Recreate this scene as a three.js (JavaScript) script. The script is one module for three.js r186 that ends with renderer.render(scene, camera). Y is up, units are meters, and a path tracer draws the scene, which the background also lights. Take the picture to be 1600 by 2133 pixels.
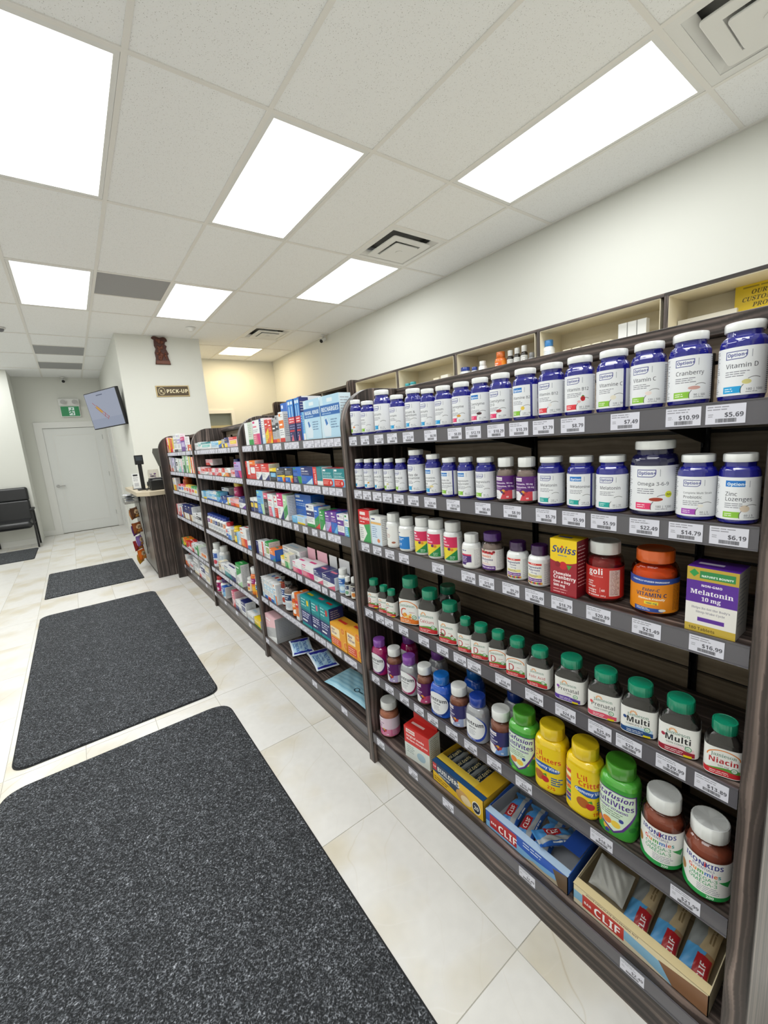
import * as THREE from 'three';
import { RectAreaLightUniformsLib } from 'three/addons/lights/RectAreaLightUniformsLib.js';
import { RoundedBoxGeometry } from 'three/addons/geometries/RoundedBoxGeometry.js';
import { mergeGeometries, toCreasedNormals } from 'three/addons/utils/BufferGeometryUtils.js';

// ------------------------------------------------------------------ camera, lights, exposure
RectAreaLightUniformsLib.init();
const scene = new THREE.Scene();
scene.background = new THREE.Color(0, 0, 0);
const camera = new THREE.PerspectiveCamera(101.12, 1600 / 2133, 0.02, 60);
{
  const m = new THREE.Matrix4().makeBasis(
    new THREE.Vector3(0.80074, -0.07392, 0.59443),
    new THREE.Vector3(0.16150, 0.98225, -0.09540),
    new THREE.Vector3(-0.57683, 0.17239, 0.79847));
  camera.quaternion.setFromRotationMatrix(m);
  camera.position.set(-2.2668, 1.3936, 2.1393);
}
const renderer = new THREE.WebGLRenderer({ antialias: true });
renderer.toneMapping = THREE.LinearToneMapping;
renderer.toneMappingExposure = 1.0;
renderer.shadowMap.enabled = true;
renderer.outputColorSpace = THREE.SRGBColorSpace;

const CEIL = 2.993;                 // ceiling height
const T2 = 0.6096;                  // ceiling module
// troffers: [grid column, near edge z, warm?]; long side along z, 1.22 m
const TROFFERS = [
  [0, 1.2192, 0], [-2, 0, 0], [-4, 0, 0], [0, -1.2192, 0], [-2, -2.4384, 0], [-4, -2.4384, 0],
  [0, 3.6576, 0], [-2, 2.4384, 0], [-4, 2.4384, 0], [-6, 0, 0], [-6, -2.4384, 0], [-6, 2.4384, 0], [-2, 4.8768, 0], [-6, -4.8768, 0], [-6, -6.096, 0],
];
const LAMP = new THREE.Color(0.985, 1.0, 0.985);
const WARM = new THREE.Color(1.0, 0.80, 0.50);
const LAMP_POWER = 8.4, WARM_POWER = 20;
function panelLight(w, d, x, y, z, color, power) {
  const l = new THREE.RectAreaLight(color, power, w, d);
  l.position.set(x, y, z); l.lookAt(x, y - 1, z);
  l.castShadow = true; scene.add(l);
}

// ------------------------------------------------------------------ helpers
let seed = 7;
function rnd() { seed |= 0; seed = seed + 0x6D2B79F5 | 0; let t = Math.imul(seed ^ seed >>> 15, 1 | seed); t = t + Math.imul(t ^ t >>> 7, 61 | t) ^ t; return ((t ^ t >>> 14) >>> 0) / 4294967296; }
const rr = (a, b) => a + (b - a) * rnd();
const used = new Map();
function numbered(n) { const k = used.get(n) || 0; used.set(n, k + 1); return k ? n + '_' + String(k).padStart(3, '0') : n; }
function mesh(name, geo, mat, parent) {
  const m = new THREE.Mesh(geo, mat); m.name = parent ? name : numbered(name); (parent || scene).add(m); return m;
}
function tag(o, label, category, group) { o.userData.label = label; o.userData.category = category; if (group) o.userData.group = group; return o; }
function thing(name, label, category, pos, group) {
  const g = new THREE.Group(); g.name = numbered(name); scene.add(g); if (pos) g.position.set(...pos); return tag(g, label, category, group);
}
function struct(name, geo, mat) { const m = mesh(name, geo, mat); m.userData.kind = 'structure'; return m; }
function bx(x0, x1, y0, y1, z0, z1) { const g = new THREE.BoxGeometry(x1 - x0, y1 - y0, z1 - z0); g.translate((x0 + x1) / 2, (y0 + y1) / 2, (z0 + z1) / 2); return g; }
function rbx(x0, x1, y0, y1, z0, z1, r = 0.003, s = 2) { const g = new RoundedBoxGeometry(x1 - x0, y1 - y0, z1 - z0, s, r); g.translate((x0 + x1) / 2, (y0 + y1) / 2, (z0 + z1) / 2); return g; }
function cyl(r0, r1, h, x, y, z, seg = 24, open = false) { const g = new THREE.CylinderGeometry(r1, r0, h, seg, 1, open); g.translate(x, y + h / 2, z); return g; }
function join(list) { return mergeGeometries(list.map((g) => { const q = g.index ? g.toNonIndexed() : g; for (const k of Object.keys(q.attributes)) if (!['position', 'normal', 'uv'].includes(k)) q.deleteAttribute(k); return q; })); }
// uv in metres; the v axis runs along the grain axis
function grain(geo, axis, ou = 0, ov = 0) {
  const p = geo.attributes.position, n = geo.attributes.normal, uv = new Float32Array(p.count * 2), ax = 'xyz'.indexOf(axis);
  for (let i = 0; i < p.count; i++) {
    const P = [p.getX(i), p.getY(i), p.getZ(i)], N = [Math.abs(n.getX(i)), Math.abs(n.getY(i)), Math.abs(n.getZ(i))];
    const k = N.indexOf(Math.max(...N)); let a = ax, b;
    if (k === ax) { a = (ax + 1) % 3; b = (ax + 2) % 3; } else b = 3 - k - ax;
    uv[i * 2] = P[b] + ou; uv[i * 2 + 1] = P[a] + ov;
  }
  geo.setAttribute('uv', new THREE.BufferAttribute(uv, 2)); return geo;
}
function canvasOf(w, h) { const c = document.createElement('canvas'); c.width = w; c.height = h; return c; }
function texOf(cv, srgb = true, rep) {
  const t = new THREE.CanvasTexture(cv); if (srgb) t.colorSpace = THREE.SRGBColorSpace; t.wrapS = t.wrapT = THREE.RepeatWrapping; t.magFilter = THREE.LinearFilter; t.anisotropy = 8;
  if (rep) t.repeat.set(...rep); return t;
}
const std = (color, roughness = 0.5, o = {}) => new THREE.MeshStandardMaterial({ color, roughness, ...o });
const phy = (color, roughness = 0.3, o = {}) => new THREE.MeshPhysicalMaterial({ color, roughness, ...o });

// value noise
function noise2(cells, w, h, sd) {
  const keep = seed; seed = sd; const g = []; for (let i = 0; i < cells * cells; i++) g.push(rnd()); seed = keep;
  const out = new Float32Array(w * h), f = (t) => t * t * (3 - 2 * t);
  for (let y = 0; y < h; y++) for (let x = 0; x < w; x++) {
    const u = x / w * cells, v = y / h * cells, i = Math.floor(u), j = Math.floor(v), a = f(u - i), b = f(v - j);
    const G = (p, q) => g[((q + cells) % cells) * cells + (p + cells) % cells];
    out[y * w + x] = (G(i, j) * (1 - a) + G(i + 1, j) * a) * (1 - b) + (G(i, j + 1) * (1 - a) + G(i + 1, j + 1) * a) * b;
  }
  return out;
}
function dataTex(w, h, fn, srgb = true, rep) {
  const d = new Uint8Array(w * h * 4);
  for (let y = 0; y < h; y++) for (let x = 0; x < w; x++) { const c = fn(x, y, y * w + x), i = (y * w + x) * 4; d[i] = c[0]; d[i + 1] = c[1]; d[i + 2] = c[2]; d[i + 3] = 255; }
  const t = new THREE.DataTexture(d, w, h); if (srgb) t.colorSpace = THREE.SRGBColorSpace; t.wrapS = t.wrapT = THREE.RepeatWrapping; t.magFilter = THREE.LinearFilter; t.minFilter = THREE.LinearMipmapLinearFilter; t.generateMipmaps = true; t.anisotropy = 8; t.needsUpdate = true;
  if (rep) t.repeat.set(...rep); return t;
}

// ------------------------------------------------------------------ surface materials
const M = {};
{ // dark striped laminate: 0.5 m across the grain, 1 m along
  const w = 512, h = 512, a = noise2(90, w, 2, 11), b = noise2(24, w, 2, 12), c = noise2(12, w, h, 13), d = noise2(200, w, 2, 14), f = noise2(48, w, h, 15);
  M.wood = std(0xffffff, 0.42, { map: dataTex(w, h, (x, y, i) => {
    const xs = (x + Math.round((c[i] - 0.5) * 10) + w) % w;
    let k = 0.45 * a[xs] + 0.3 * b[xs] + 0.25 * d[xs]; k = Math.pow(k, 2.2) * (0.75 + 0.5 * c[i]) * 1.35 + 0.04 * (f[i] - 0.5);
    return [33 + 112 * k, 27 + 101 * k, 25 + 95 * k].map((v) => Math.max(0, Math.min(255, v)));
  }, true, [2, 1]) });
  M.slat = std(0xffffff, 0.5, { map: dataTex(w, h, (x, y, i) => {
    const xs = (x + Math.round((c[i] - 0.5) * 8) + w) % w; const k = 0.5 * a[xs] + 0.3 * d[xs] + 0.2 * f[i];
    return [136 + 56 * k, 121 + 51 * k, 103 + 45 * k];
  }, true, [2, 1]) });
}
{ // cream marble-look porcelain
  const w = 1024, h = 1024, n1 = noise2(4, w, h, 21), n2 = noise2(9, w, h, 22), n3 = noise2(22, w, h, 23), n4 = noise2(70, w, h, 24), n5 = noise2(6, w, h, 25), n6 = noise2(13, w, h, 26);
  M.tile = phy(0xffffff, 0.3, { map: dataTex(w, h, (x, y, i) => {
    const warm = Math.min(1, Math.max(0, n1[i] * 0.5 + n2[i] * 0.35 + n3[i] * 0.15 - 0.44) * 2.4);
    const q = (x * 2 - y * 5) * 2 * Math.PI / 1024 + n5[i] * 2.6 + n6[i] * 1.1 + n3[i] * 0.5, v = Math.pow(1 - Math.abs(Math.sin(q)), 22) * Math.max(0, n2[i] - 0.35) * 1.4;
    const q2 = (x * 4 + y * 3) * 2 * Math.PI / 1024 + n5[i] * 2.2 + n2[i] * 1.2 + n3[i] * 0.5, v2 = Math.pow(1 - Math.abs(Math.sin(q2)), 30) * Math.max(0, n1[i] - 0.4) * 1.5;
    const g = (n4[i] - 0.5) * 4 + (n3[i] - 0.5) * 5;
    return [232 - warm * 20 + g - v2 * 30 + v * 12, 230 - warm * 27 + g - v2 * 38 + v * 13, 226 - warm * 44 + g - v2 * 52 + v * 18];
  }, true, [0.8, 0.8]) });
  M.grout = std(0xb9b5aa, 0.85);
}
{ // mineral fibre ceiling tile with pin holes
  const cv = canvasOf(1024, 1024), c = cv.getContext('2d'); c.fillStyle = '#f7f8f8'; c.fillRect(0, 0, 1024, 1024);
  for (let i = 0; i < 2600; i++) { const x = rnd() * 1024, y = rnd() * 1024, s = rr(0.7, 2.2), l = rr(176, 214) | 0; c.fillStyle = `rgb(${l},${l - 1},${l - 5})`; c.beginPath(); c.ellipse(x, y, s * rr(0.8, 1.8), s, rnd() * 3, 0, 7); c.fill(); }
  for (let i = 0; i < 9000; i++) { c.fillStyle = rnd() < 0.5 ? 'rgba(255,255,250,0.25)' : 'rgba(190,185,175,0.25)'; c.fillRect(rnd() * 1024, rnd() * 1024, rr(1, 3), rr(1, 3)); }
  M.ceil = std(0xffffff, 0.95, { map: texOf(cv, true, [1.64, 1.64]) });
  M.tbar = std(0xeceae5, 0.5);
}
{ // charcoal carpet
  const w = 1024, h = 1024, a = noise2(190, w, h, 31), b = noise2(96, w, h, 32), c = noise2(24, w, h, 33);
  const f = (x, y, i) => { const k = Math.pow(0.66 * a[i] + 0.34 * b[i], 2.5) * (0.85 + 0.3 * c[i]); return [27 + 178 * k, 29 + 181 * k, 32 + 187 * k]; };
  const g = (x, y, i) => { const k = 255 * (0.6 * a[i] + 0.4 * b[i]); return [k, k, k]; };
  M.mat = std(0xffffff, 1, { map: dataTex(w, h, f, true, [2, 2]), bumpMap: dataTex(w, h, g, false, [2, 2]), bumpScale: 0.006 });
  M.matRib = std(0xffffff, 1, { map: dataTex(w, h, (x, y, i) => { const p = f(x, y, i); const gx = x % 64, gy = y % 64, odd = ((x >> 6) + (y >> 6)) & 1; const q = (odd ? gx : gy) % 16 < 4 || gx < 5 || gy < 5 ? 0.5 : 1.25; return p.map((v) => v * q); }, true, [1.6, 1.6]), bumpMap: M.mat.bumpMap, bumpScale: 0.005 });
  M.rubber = std(0x1b1c1f, 0.8);
}
M.wall = std(new THREE.Color(0.745, 0.75, 0.70), 0.85);
M.trim = std(new THREE.Color(0.80, 0.80, 0.77), 0.4);
M.doorp = std(new THREE.Color(0.78, 0.79, 0.77), 0.42);
M.black = std(0x0d0d0e, 0.5);
M.blackMetal = std(0x141414, 0.35, { metalness: 0.6 });
M.lipGrey = phy(0x5d5b61, 0.35, { clearcoat: 0.3 });
M.chrome = std(0xb8b8b8, 0.25, { metalness: 1 });
M.cream = std(0xe6dcc2, 0.5);
M.white = std(0xe9e9e6, 0.45);
M.counterTop = phy(0xcdbfa6, 0.35);
M.greyPanel = phy(0x817d77, 0.35);
M.leather = phy(0x16171a, 0.42, { clearcoat: 0.15 });
// ------------------------------------------------------------------ room shell
const XR = 1.165, XL = -4.9, ZF = 5.4, ZB = -8.25;
{ // floor: slab (grout colour), tiles 0.31 x 0.61 laid in straight rows
  const floor = struct('floor', bx(XL - 0.15, XR + 0.15, -0.15, -0.0012, -8.5, ZF + 0.15), M.grout);
  const gx = 0.3085, gz = 0.6096, J = 0.0013;
  const rest = [];
  const tileGeo = (x, z) => { const g = bx(x + J, x + gx - J, -0.0012, 0, z + J, z + gz - J); grain(g, 'z', rnd() * 3, rnd() * 3); return g; };
  for (let i = -12; i < 10; i++) for (let j = -15; j < 9; j++) {
    const x = -1.508 + i * gx, z = 0.334 + j * gz;
    if (x < XL || x + gx > XR || z + gz > ZF || z < -8.4) continue;
    const near = x > -3.7 && x < -1.45 && z < 2.2;
    if (near) mesh('tile', tileGeo(x, z), M.tile, floor); else rest.push(tileGeo(x, z));
  }
  const r = mesh('tiles', join(rest), M.tile, floor); r.userData.kind = 'stuff';
}
{ // ceiling: slab, T-bar grid and lay-in tiles
  const ceil = struct('ceiling', bx(XL - 0.15, XR + 0.15, CEIL + 0.09, CEIL + 0.2, -8.5, ZF + 0.15), M.white);
  const lit = new Set(TROFFERS.map(([c, z]) => c + ',' + Math.round(-z / 1.2192)));
  const bars = [];
  for (let c = -9; c <= 2; c++) {
    const x = c * T2; if (x < XL || x > XR) continue;
    mesh('grid_bar', bx(x - 0.012, x + 0.012, CEIL - 0.001, CEIL + 0.03, ZB, ZF), M.tbar, ceil);
  }
  for (let j = -5; j <= 6; j++) {
    const z = -j * 1.2192; if (z > ZF || z < ZB) continue;
    mesh('grid_bar', bx(XL, XR, CEIL - 0.0012, CEIL + 0.03, z - 0.012, z + 0.012), M.tbar, ceil);
  }
  for (const [x0, z] of [[0, 1.8288], [-3, -3.048], [0, -0.6096], [0, -4.2672], [0, -5.4864], [-4, -5.4864], [-4, -6.7056]]) mesh('grid_bar', bx(x0 * T2, x0 * T2 + T2, CEIL - 0.0012, CEIL + 0.03, z - 0.012, z + 0.012), M.tbar, ceil);
  // wall angle
  mesh('wall_angle', bx(XR - 0.02, XR, CEIL - 0.003, CEIL + 0.02, -5.9, ZF), M.tbar, ceil);
  const skip = new Set(['0,-2f', '-3,2n', '0,0f', '0,3n', '-4,4f', '-4,5f', '0,4n']);
  for (let c = -9; c <= 1; c++) for (let j = -5; j <= 6; j++) {
    let x0 = c * T2, x1 = x0 + T2, z1 = -j * 1.2192, z0 = z1 - 1.2192;
    x0 = Math.max(x0, XL); x1 = Math.min(x1, XR); z1 = Math.min(z1, ZF); z0 = Math.max(z0, ZB);
    if (x1 - x0 < 0.05 || z1 - z0 < 0.05 || lit.has(c + ',' + j) || (c === -2 && j >= 4)) continue;
    const cell = (a, b) => { const g = bx(x0, x1, CEIL + 0.004, CEIL + 0.02, a, b); grain(g, 'z', rnd(), rnd()); mesh('ceiling_tile', g, M.ceil, ceil); };
    const zm = (z0 + z1) / 2, n = skip.has(c + ',' + j + 'n'), f = skip.has(c + ',' + j + 'f');
    if (n) cell(z0, zm); else if (f) cell(zm, z1); else cell(z0, z1);
  }
}
{ // walls with thickness
  struct('wall_right', bx(XR, XR + 0.15, 0, CEIL + 0.1, -6.1, ZF), M.wall);
  struct('wall_left', bx(XL - 0.15, XL, 0, CEIL + 0.1, -8.4, ZF), M.wall);
  struct('wall_front', bx(XL, XR, 0, CEIL + 0.1, ZF, ZF + 0.15), M.wall);
  struct('wall_center', bx(-1.55, -0.5, 0, CEIL + 0.1, -8.4, -4.55), M.wall);
  struct('wall_alcove', bx(XL, -2.9, 0, CEIL + 0.1, -8.4, -7.55), M.wall);
  // pharmacy rear wall with an opening for the louvred window
  const s = new THREE.Shape(); s.moveTo(-0.5, 0); s.lineTo(XR, 0); s.lineTo(XR, CEIL + 0.1); s.lineTo(-0.5, CEIL + 0.1); s.closePath();
  const hole = new THREE.Path(); hole.moveTo(-0.42, 1.3); hole.lineTo(0.26, 1.3); hole.lineTo(0.26, 2.07); hole.lineTo(-0.42, 2.07); hole.closePath(); s.holes.push(hole);
  const g = new THREE.ExtrudeGeometry(s, { depth: 0.15, bevelEnabled: false }); g.translate(0, 0, -6.05);
  struct('wall_pharmacy', g, M.wall);
  const w = struct('window_1', join([bx(-0.46, 0.30, 2.05, 2.11, -5.92, -5.87), bx(-0.46, 0.30, 1.26, 1.32, -5.92, -5.87), bx(-0.46, -0.40, 1.32, 2.05, -5.92, -5.87), bx(0.24, 0.30, 1.32, 2.05, -5.92, -5.87)]), M.trim);
  for (let k = 0; k < 5; k++) mesh('slat', bx(-0.4, 0.24, 1.325 + k * 0.105, 1.422 + k * 0.105, -5.96, -5.945), std(0xb9b08c, 0.55), w);
  mesh('pane', bx(-0.42, 0.26, 1.3, 2.07, -6.02, -6.01), std(0xa9b0a6, 0.3), w);
  // back wall with the door opening
  const s2 = new THREE.Shape(); s2.moveTo(-2.9, 0); s2.lineTo(-2.62, 0); s2.lineTo(-2.62, 2.07); s2.lineTo(-1.64, 2.07); s2.lineTo(-1.64, 0); s2.lineTo(-1.55, 0); s2.lineTo(-1.55, CEIL + 0.1); s2.lineTo(-2.9, CEIL + 0.1); s2.closePath();
  const g2 = new THREE.ExtrudeGeometry(s2, { depth: 0.15, bevelEnabled: false }); g2.translate(0, 0, -8.40);
  struct('wall_back', g2, M.wall);
  // door with casing, panel moulding, lever and hinges
  const d = struct('door_1', bx(-2.6, -1.66, 0.008, 2.045, -8.30, -8.262), M.doorp);
  mesh('frame', join([bx(-2.72, -2.6, 0, 2.16, -8.28, -8.235), bx(-1.66, -1.56, 0, 2.16, -8.28, -8.235), bx(-2.72, -1.56, 2.05, 2.16, -8.28, -8.234)]), M.trim, d);
  mesh('panel_moulding', join([bx(-2.47, -2.455, 0.2, 1.92, -8.263, -8.257), bx(-1.80, -1.785, 0.2, 1.92, -8.263, -8.257), bx(-2.455, -1.80, 1.905, 1.92, -8.263, -8.257), bx(-2.455, -1.80, 0.2, 0.215, -8.263, -8.257)]), M.trim, d);
  const kn = mesh('lever_handle', join([cyl(0.028, 0.028, 0.012, 0, 0, 0).rotateX(Math.PI / 2).translate(-2.535, 0.94, -8.262), cyl(0.01, 0.01, 0.05, 0, 0, 0).rotateX(Math.PI / 2).translate(-2.535, 0.94, -8.255), bx(-2.545, -2.42, 0.93, 0.95, -8.212, -8.198)]), M.chrome, d); kn.userData.label = 'satin metal lever handle';
  for (const y of [0.25, 1.05, 1.8]) mesh('hinge', bx(-1.667, -1.655, y, y + 0.09, -8.262, -8.25), M.chrome, d);
  const bb = (n, q) => struct(n, q, M.trim);
  bb('baseboard_back', bx(-2.9, -2.72, 0, 0.1, -8.25, -8.235));
  bb('baseboard_alcove', bx(XL, -2.9, 0, 0.1, -7.55, -7.535));
  bb('baseboard_center', bx(-1.565, -1.55, 0, 0.1, -8.234, -4.55));
  // second door casing on the pick-up wall's side face
  const tr = struct('trim_1', join([bx(-1.575, -1.55, 0, 2.16, -8.2, -8.09), bx(-1.575, -1.55, 0, 2.16, -7.25, -7.14), bx(-1.574, -1.55, 2.05, 2.16, -8.2, -7.14)]), M.trim);
  mesh('door_leaf', bx(-1.562, -1.551, 0.005, 2.05, -8.09, -7.25), M.doorp, tr);
}
// ------------------------------------------------------------------ ceiling fixtures
{
  const cv = canvasOf(256, 64), c = cv.getContext('2d');
  for (let x = 0; x < 256; x++) { const k = Math.pow(Math.abs(Math.cos(x / 256 * Math.PI * 3)), 0.6); const v = 214 + 41 * k | 0; c.fillStyle = `rgb(${v - 3},${v},${Math.min(255, v + 2)})`; c.fillRect(x, 0, 1, 64); }
  const glow = texOf(cv);
  const diff = std(0xf2f4f4, 0.3, { emissive: new THREE.Color(1, 1, 1), emissiveMap: glow, emissiveIntensity: 1.55 });
  const diffW = std(0xf4efe4, 0.3, { emissive: new THREE.Color(1.0, 0.93, 0.70), emissiveIntensity: 1.5 });
  const where = ['over the tall white wall above the nearest bay', 'in the middle of the ceiling', 'at the top left corner', 'beside the second vent along the right wall', 'left of the smoke detector over the far aisle', 'far left beside the grey ceiling panel'];
  TROFFERS.forEach(([col, z], i) => {
    const x0 = col * T2, x1 = x0 + T2, z1 = z, z0 = z - 1.2192, y = CEIL;
    const t = thing('ceiling_light', i < 6 ? 'white troffer panel light ' + where[i] : 'white troffer panel light out of view behind the photographer', 'ceiling light', [0, 0, 0], 'troffer lights in the ceiling grid');
    mesh('frame', join([bx(x0 + 0.013, x0 + 0.036, y + 0.001, y + 0.08, z0 + 0.013, z1 - 0.013), bx(x1 - 0.036, x1 - 0.013, y + 0.001, y + 0.08, z0 + 0.013, z1 - 0.013), bx(x0 + 0.036, x1 - 0.036, y + 0.001, y + 0.08, z0 + 0.013, z0 + 0.04), bx(x0 + 0.036, x1 - 0.036, y + 0.001, y + 0.08, z1 - 0.04, z1 - 0.013)]), M.white, t);
    const g = bx(x0 + 0.036, x1 - 0.036, y + 0.012, y + 0.016, z0 + 0.04, z1 - 0.04);
    const p = g.attributes.position, uv = g.attributes.uv; for (let k = 0; k < p.count; k++) uv.setXY(k, (p.getX(k) - x0) / T2, 0.5);
    mesh('diffuser', g, diff, t);
    panelLight(T2 - 0.08, 1.2192 - 0.09, (x0 + x1) / 2, y + 0.009, (z0 + z1) / 2, LAMP, LAMP_POWER);
  });
  const w = thing('ceiling_light', 'small warm yellow panel light beyond the pick-up wall', 'ceiling light', [0, 0, 0]);
  const x0 = 0, x1 = T2, z1 = -4.8768, z0 = -5.4864, y = CEIL;
  mesh('frame', join([bx(x0 + 0.013, x0 + 0.03, y + 0.001, y + 0.06, z0, z1), bx(x1 - 0.03, x1 - 0.013, y + 0.001, y + 0.06, z0, z1), bx(x0 + 0.03, x1 - 0.03, y + 0.001, y + 0.06, z0, z0 + 0.02), bx(x0 + 0.03, x1 - 0.03, y + 0.001, y + 0.06, z1 - 0.02, z1)]), M.white, w);
  mesh('diffuser', bx(x0 + 0.03, x1 - 0.03, y + 0.012, y + 0.016, z0 + 0.02, z1 - 0.02), diffW, w);
  panelLight(0.54, 0.55, (x0 + x1) / 2, y + 0.009, (z0 + z1) / 2, WARM, WARM_POWER);
  // square louvred air diffusers
  [[0, 1.8288, 'in the top right corner of the ceiling'], [0, -0.6096, 'beside the white wall above the nearest bay'], [0, -3.6576, 'small and far, near the warm panel light']].forEach(([c, zn, wh]) => {
    const cx = c * T2 + T2 / 2, cz = zn - T2 / 2;
    const v = thing('air_vent', 'white square louvred air vent ' + wh, 'air vent', [cx, CEIL, cz]);
    const ring = (o, i, y0, y1) => { // sloped square ring
      const pos = [], q = [[-1, -1], [1, -1], [1, 1], [-1, 1]];
      for (let k = 0; k < 4; k++) { const a = q[k], b = q[(k + 1) % 4]; const P = [[a[0] * o, y1, a[1] * o], [b[0] * o, y1, b[1] * o], [b[0] * i, y0, b[1] * i], [a[0] * i, y0, a[1] * i]]; for (const t of [0, 1, 2, 0, 2, 3]) pos.push(...P[t]); for (const t of [0, 2, 1, 0, 3, 2]) { const r = P[t]; pos.push(r[0] * 0.995, r[1] + 0.003, r[2] * 0.995); } }
      const g = new THREE.BufferGeometry(); g.setAttribute('position', new THREE.Float32BufferAttribute(pos, 3)); g.computeVertexNormals(); g.setAttribute('uv', new THREE.Float32BufferAttribute(new Float32Array(pos.length / 3 * 2), 2)); return g;
    };
    mesh('frame', join([bx(-0.295, 0.295, 0.001, 0.012, -0.295, -0.245), bx(-0.295, 0.295, 0.001, 0.012, 0.245, 0.295), bx(-0.295, -0.245, 0.001, 0.012, -0.245, 0.245), bx(0.245, 0.295, 0.001, 0.012, -0.245, 0.245), ring(0.245, 0.205, 0.03, 0.005)]), M.white, v);
    const pan = (o, q, y0, y1) => { const s = new THREE.Shape(), r = 0.02; s.moveTo(-o + r, -o); s.lineTo(o - r, -o); s.quadraticCurveTo(o, -o, o, -o + r); s.lineTo(o, o - r); s.quadraticCurveTo(o, o, o - r, o); s.lineTo(-o + r, o); s.quadraticCurveTo(-o, o, -o, o - r); s.lineTo(-o, -o + r); s.quadraticCurveTo(-o, -o, -o + r, -o); if (q) { const h = new THREE.Path(); h.moveTo(-q, -q); h.lineTo(-q, q); h.lineTo(q, q); h.lineTo(q, -q); h.closePath(); s.holes.push(h); } const g = new THREE.ExtrudeGeometry(s, { depth: y1 - y0, bevelEnabled: true, bevelSize: 0.003, bevelThickness: 0.003, bevelSegments: 2 }); g.rotateX(-Math.PI / 2); g.translate(0, y0, 0); return g; };
    mesh('louvre', join([pan(0.195, 0.135, -0.012, -0.008), ring(0.135, 0.09, 0.05, -0.008)]), M.white, v);
    mesh('center_plate', join([pan(0.118, 0, -0.024, -0.02), cyl(0.03, 0.03, 0.004, 0, -0.031, 0)]), M.white, v);
    mesh('duct', bx(-0.245, 0.245, 0.085, 0.089, -0.245, 0.245), std(0x9a9a97, 0.8), v);
  });
  // grey perforated lay-in panels
  [[-3, -2.4384, 'between the two far troffers'], [-4, -5.4864, 'nearer one of the pair over the white door'], [-4, -6.7056, 'farther one of the pair over the white door']].forEach(([c, zn, wh]) => {
    const g = bx(c * T2 + 0.013, c * T2 + T2 - 0.013, CEIL + 0.003, CEIL + 0.02, zn - T2 + 0.013, zn - 0.013);
    tag(mesh('ceiling_grille', g, std(0x9b9b9c, 0.6)), 'flat grey ceiling grille panel ' + wh, 'grille');
  });
  const sd = thing('smoke_detector', 'round white smoke detector on ceiling above the wood carving', 'smoke detector', [-0.73, CEIL, -3.98]);
  mesh('base', cyl(0.055, 0.06, 0.015, 0, -0.015, 0), M.white, sd); mesh('sensor_head', cyl(0.03, 0.05, 0.03, 0, -0.045, 0), M.white, sd);
  const s2 = thing('ceiling_sensor', 'small round grey ceiling sensor at the left picture edge', 'sensor', [-2.675, CEIL, -4.675]);
  mesh('base', cyl(0.05, 0.05, 0.012, 0, -0.012, 0), M.white, s2); mesh('lens', new THREE.SphereGeometry(0.035, 16, 10).translate(0, -0.012, 0), std(0x77777c, 0.3), s2);
  const camAt = (pos, ry, label) => {
    const c = thing('security_camera', label, 'camera', pos); c.rotation.y = ry;
    mesh('mount', join([cyl(0.03, 0.03, 0.015, 0, 0.05, 0), cyl(0.008, 0.008, 0.05, 0, 0, 0)]), M.white, c);
    const b = cyl(0.03, 0.03, 0.09, 0, -0.045, 0); b.rotateX(Math.PI / 2 + 0.5); mesh('housing', b, M.white, c);
    const f = cyl(0.026, 0.026, 0.006, 0, 0.045, 0); f.rotateX(Math.PI / 2 + 0.5); mesh('lens', f, M.black, c);
  };
  camAt([1.09, 2.92, -3.75], -1.2, 'small white security camera at the top of the right wall');
  camAt([-2.13, 2.925, -8.15], 0.0, 'small security camera on the wall above the exit sign');
}
// ------------------------------------------------------------------ print atlases
class Atlas { // opens a new page when one is full
  constructor(size, o = {}) { this.s = size; this.o = o; this.page(); }
  page() {
    const size = this.s; this.cv = canvasOf(size, size); this.c = this.cv.getContext('2d'); this.x = 0; this.y = 0; this.row = 0;
    this.c.fillStyle = '#d8d8d8'; this.c.fillRect(0, 0, size, size);
    const tex = texOf(this.cv); tex.wrapS = tex.wrapT = THREE.ClampToEdgeWrapping;
    this.mat = phy(0xffffff, 0.38, { map: tex, ...this.o });
  }
  // draw(c, W) in units where the cell is 100 high and W wide
  cell(w, h, draw) {
    if (this.x + w + 2 > this.s) { this.x = 0; this.y += this.row + 2; this.row = 0; }
    if (this.y + h + 2 > this.s) this.page();
    const c = this.c, x = this.x + 1, y = this.y + 1;
    c.save(); c.beginPath(); c.rect(x, y, w, h); c.clip(); c.translate(x, y); c.scale(h / 100, h / 100);
    c.textBaseline = 'alphabetic'; draw(c, 100 * w / h); c.restore();
    this.x += w + 2; this.row = Math.max(this.row, h);
    const e = 0.5; return { mat: this.mat, u0: (x + e) / this.s, u1: (x + w - e) / this.s, v0: 1 - (y + h - e) / this.s, v1: 1 - (y + e) / this.s };
  }
}
const A1 = new Atlas(2048), A2 = new Atlas(2048), A3 = new Atlas(2048), AT = new Atlas(2048, { roughness: 0.5 });
const R = (c, x, y, w, h, f) => { c.fillStyle = f; c.fillRect(x, y, w, h); };
const P = (c, pts, f) => { c.fillStyle = f; c.beginPath(); pts.forEach((p, i) => (i ? c.lineTo(...p) : c.moveTo(...p))); c.closePath(); c.fill(); };
const E = (c, x, y, a, b, f, rot = 0) => { c.fillStyle = f; c.beginPath(); c.ellipse(x, y, a, b, rot, 0, 7); c.fill(); };
const ES = (c, x, y, a, b, f, lw = 1, a0 = 0, a1 = 7) => { c.strokeStyle = f; c.lineWidth = lw; c.beginPath(); c.ellipse(x, y, a, b, 0, a0, a1); c.stroke(); };
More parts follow.
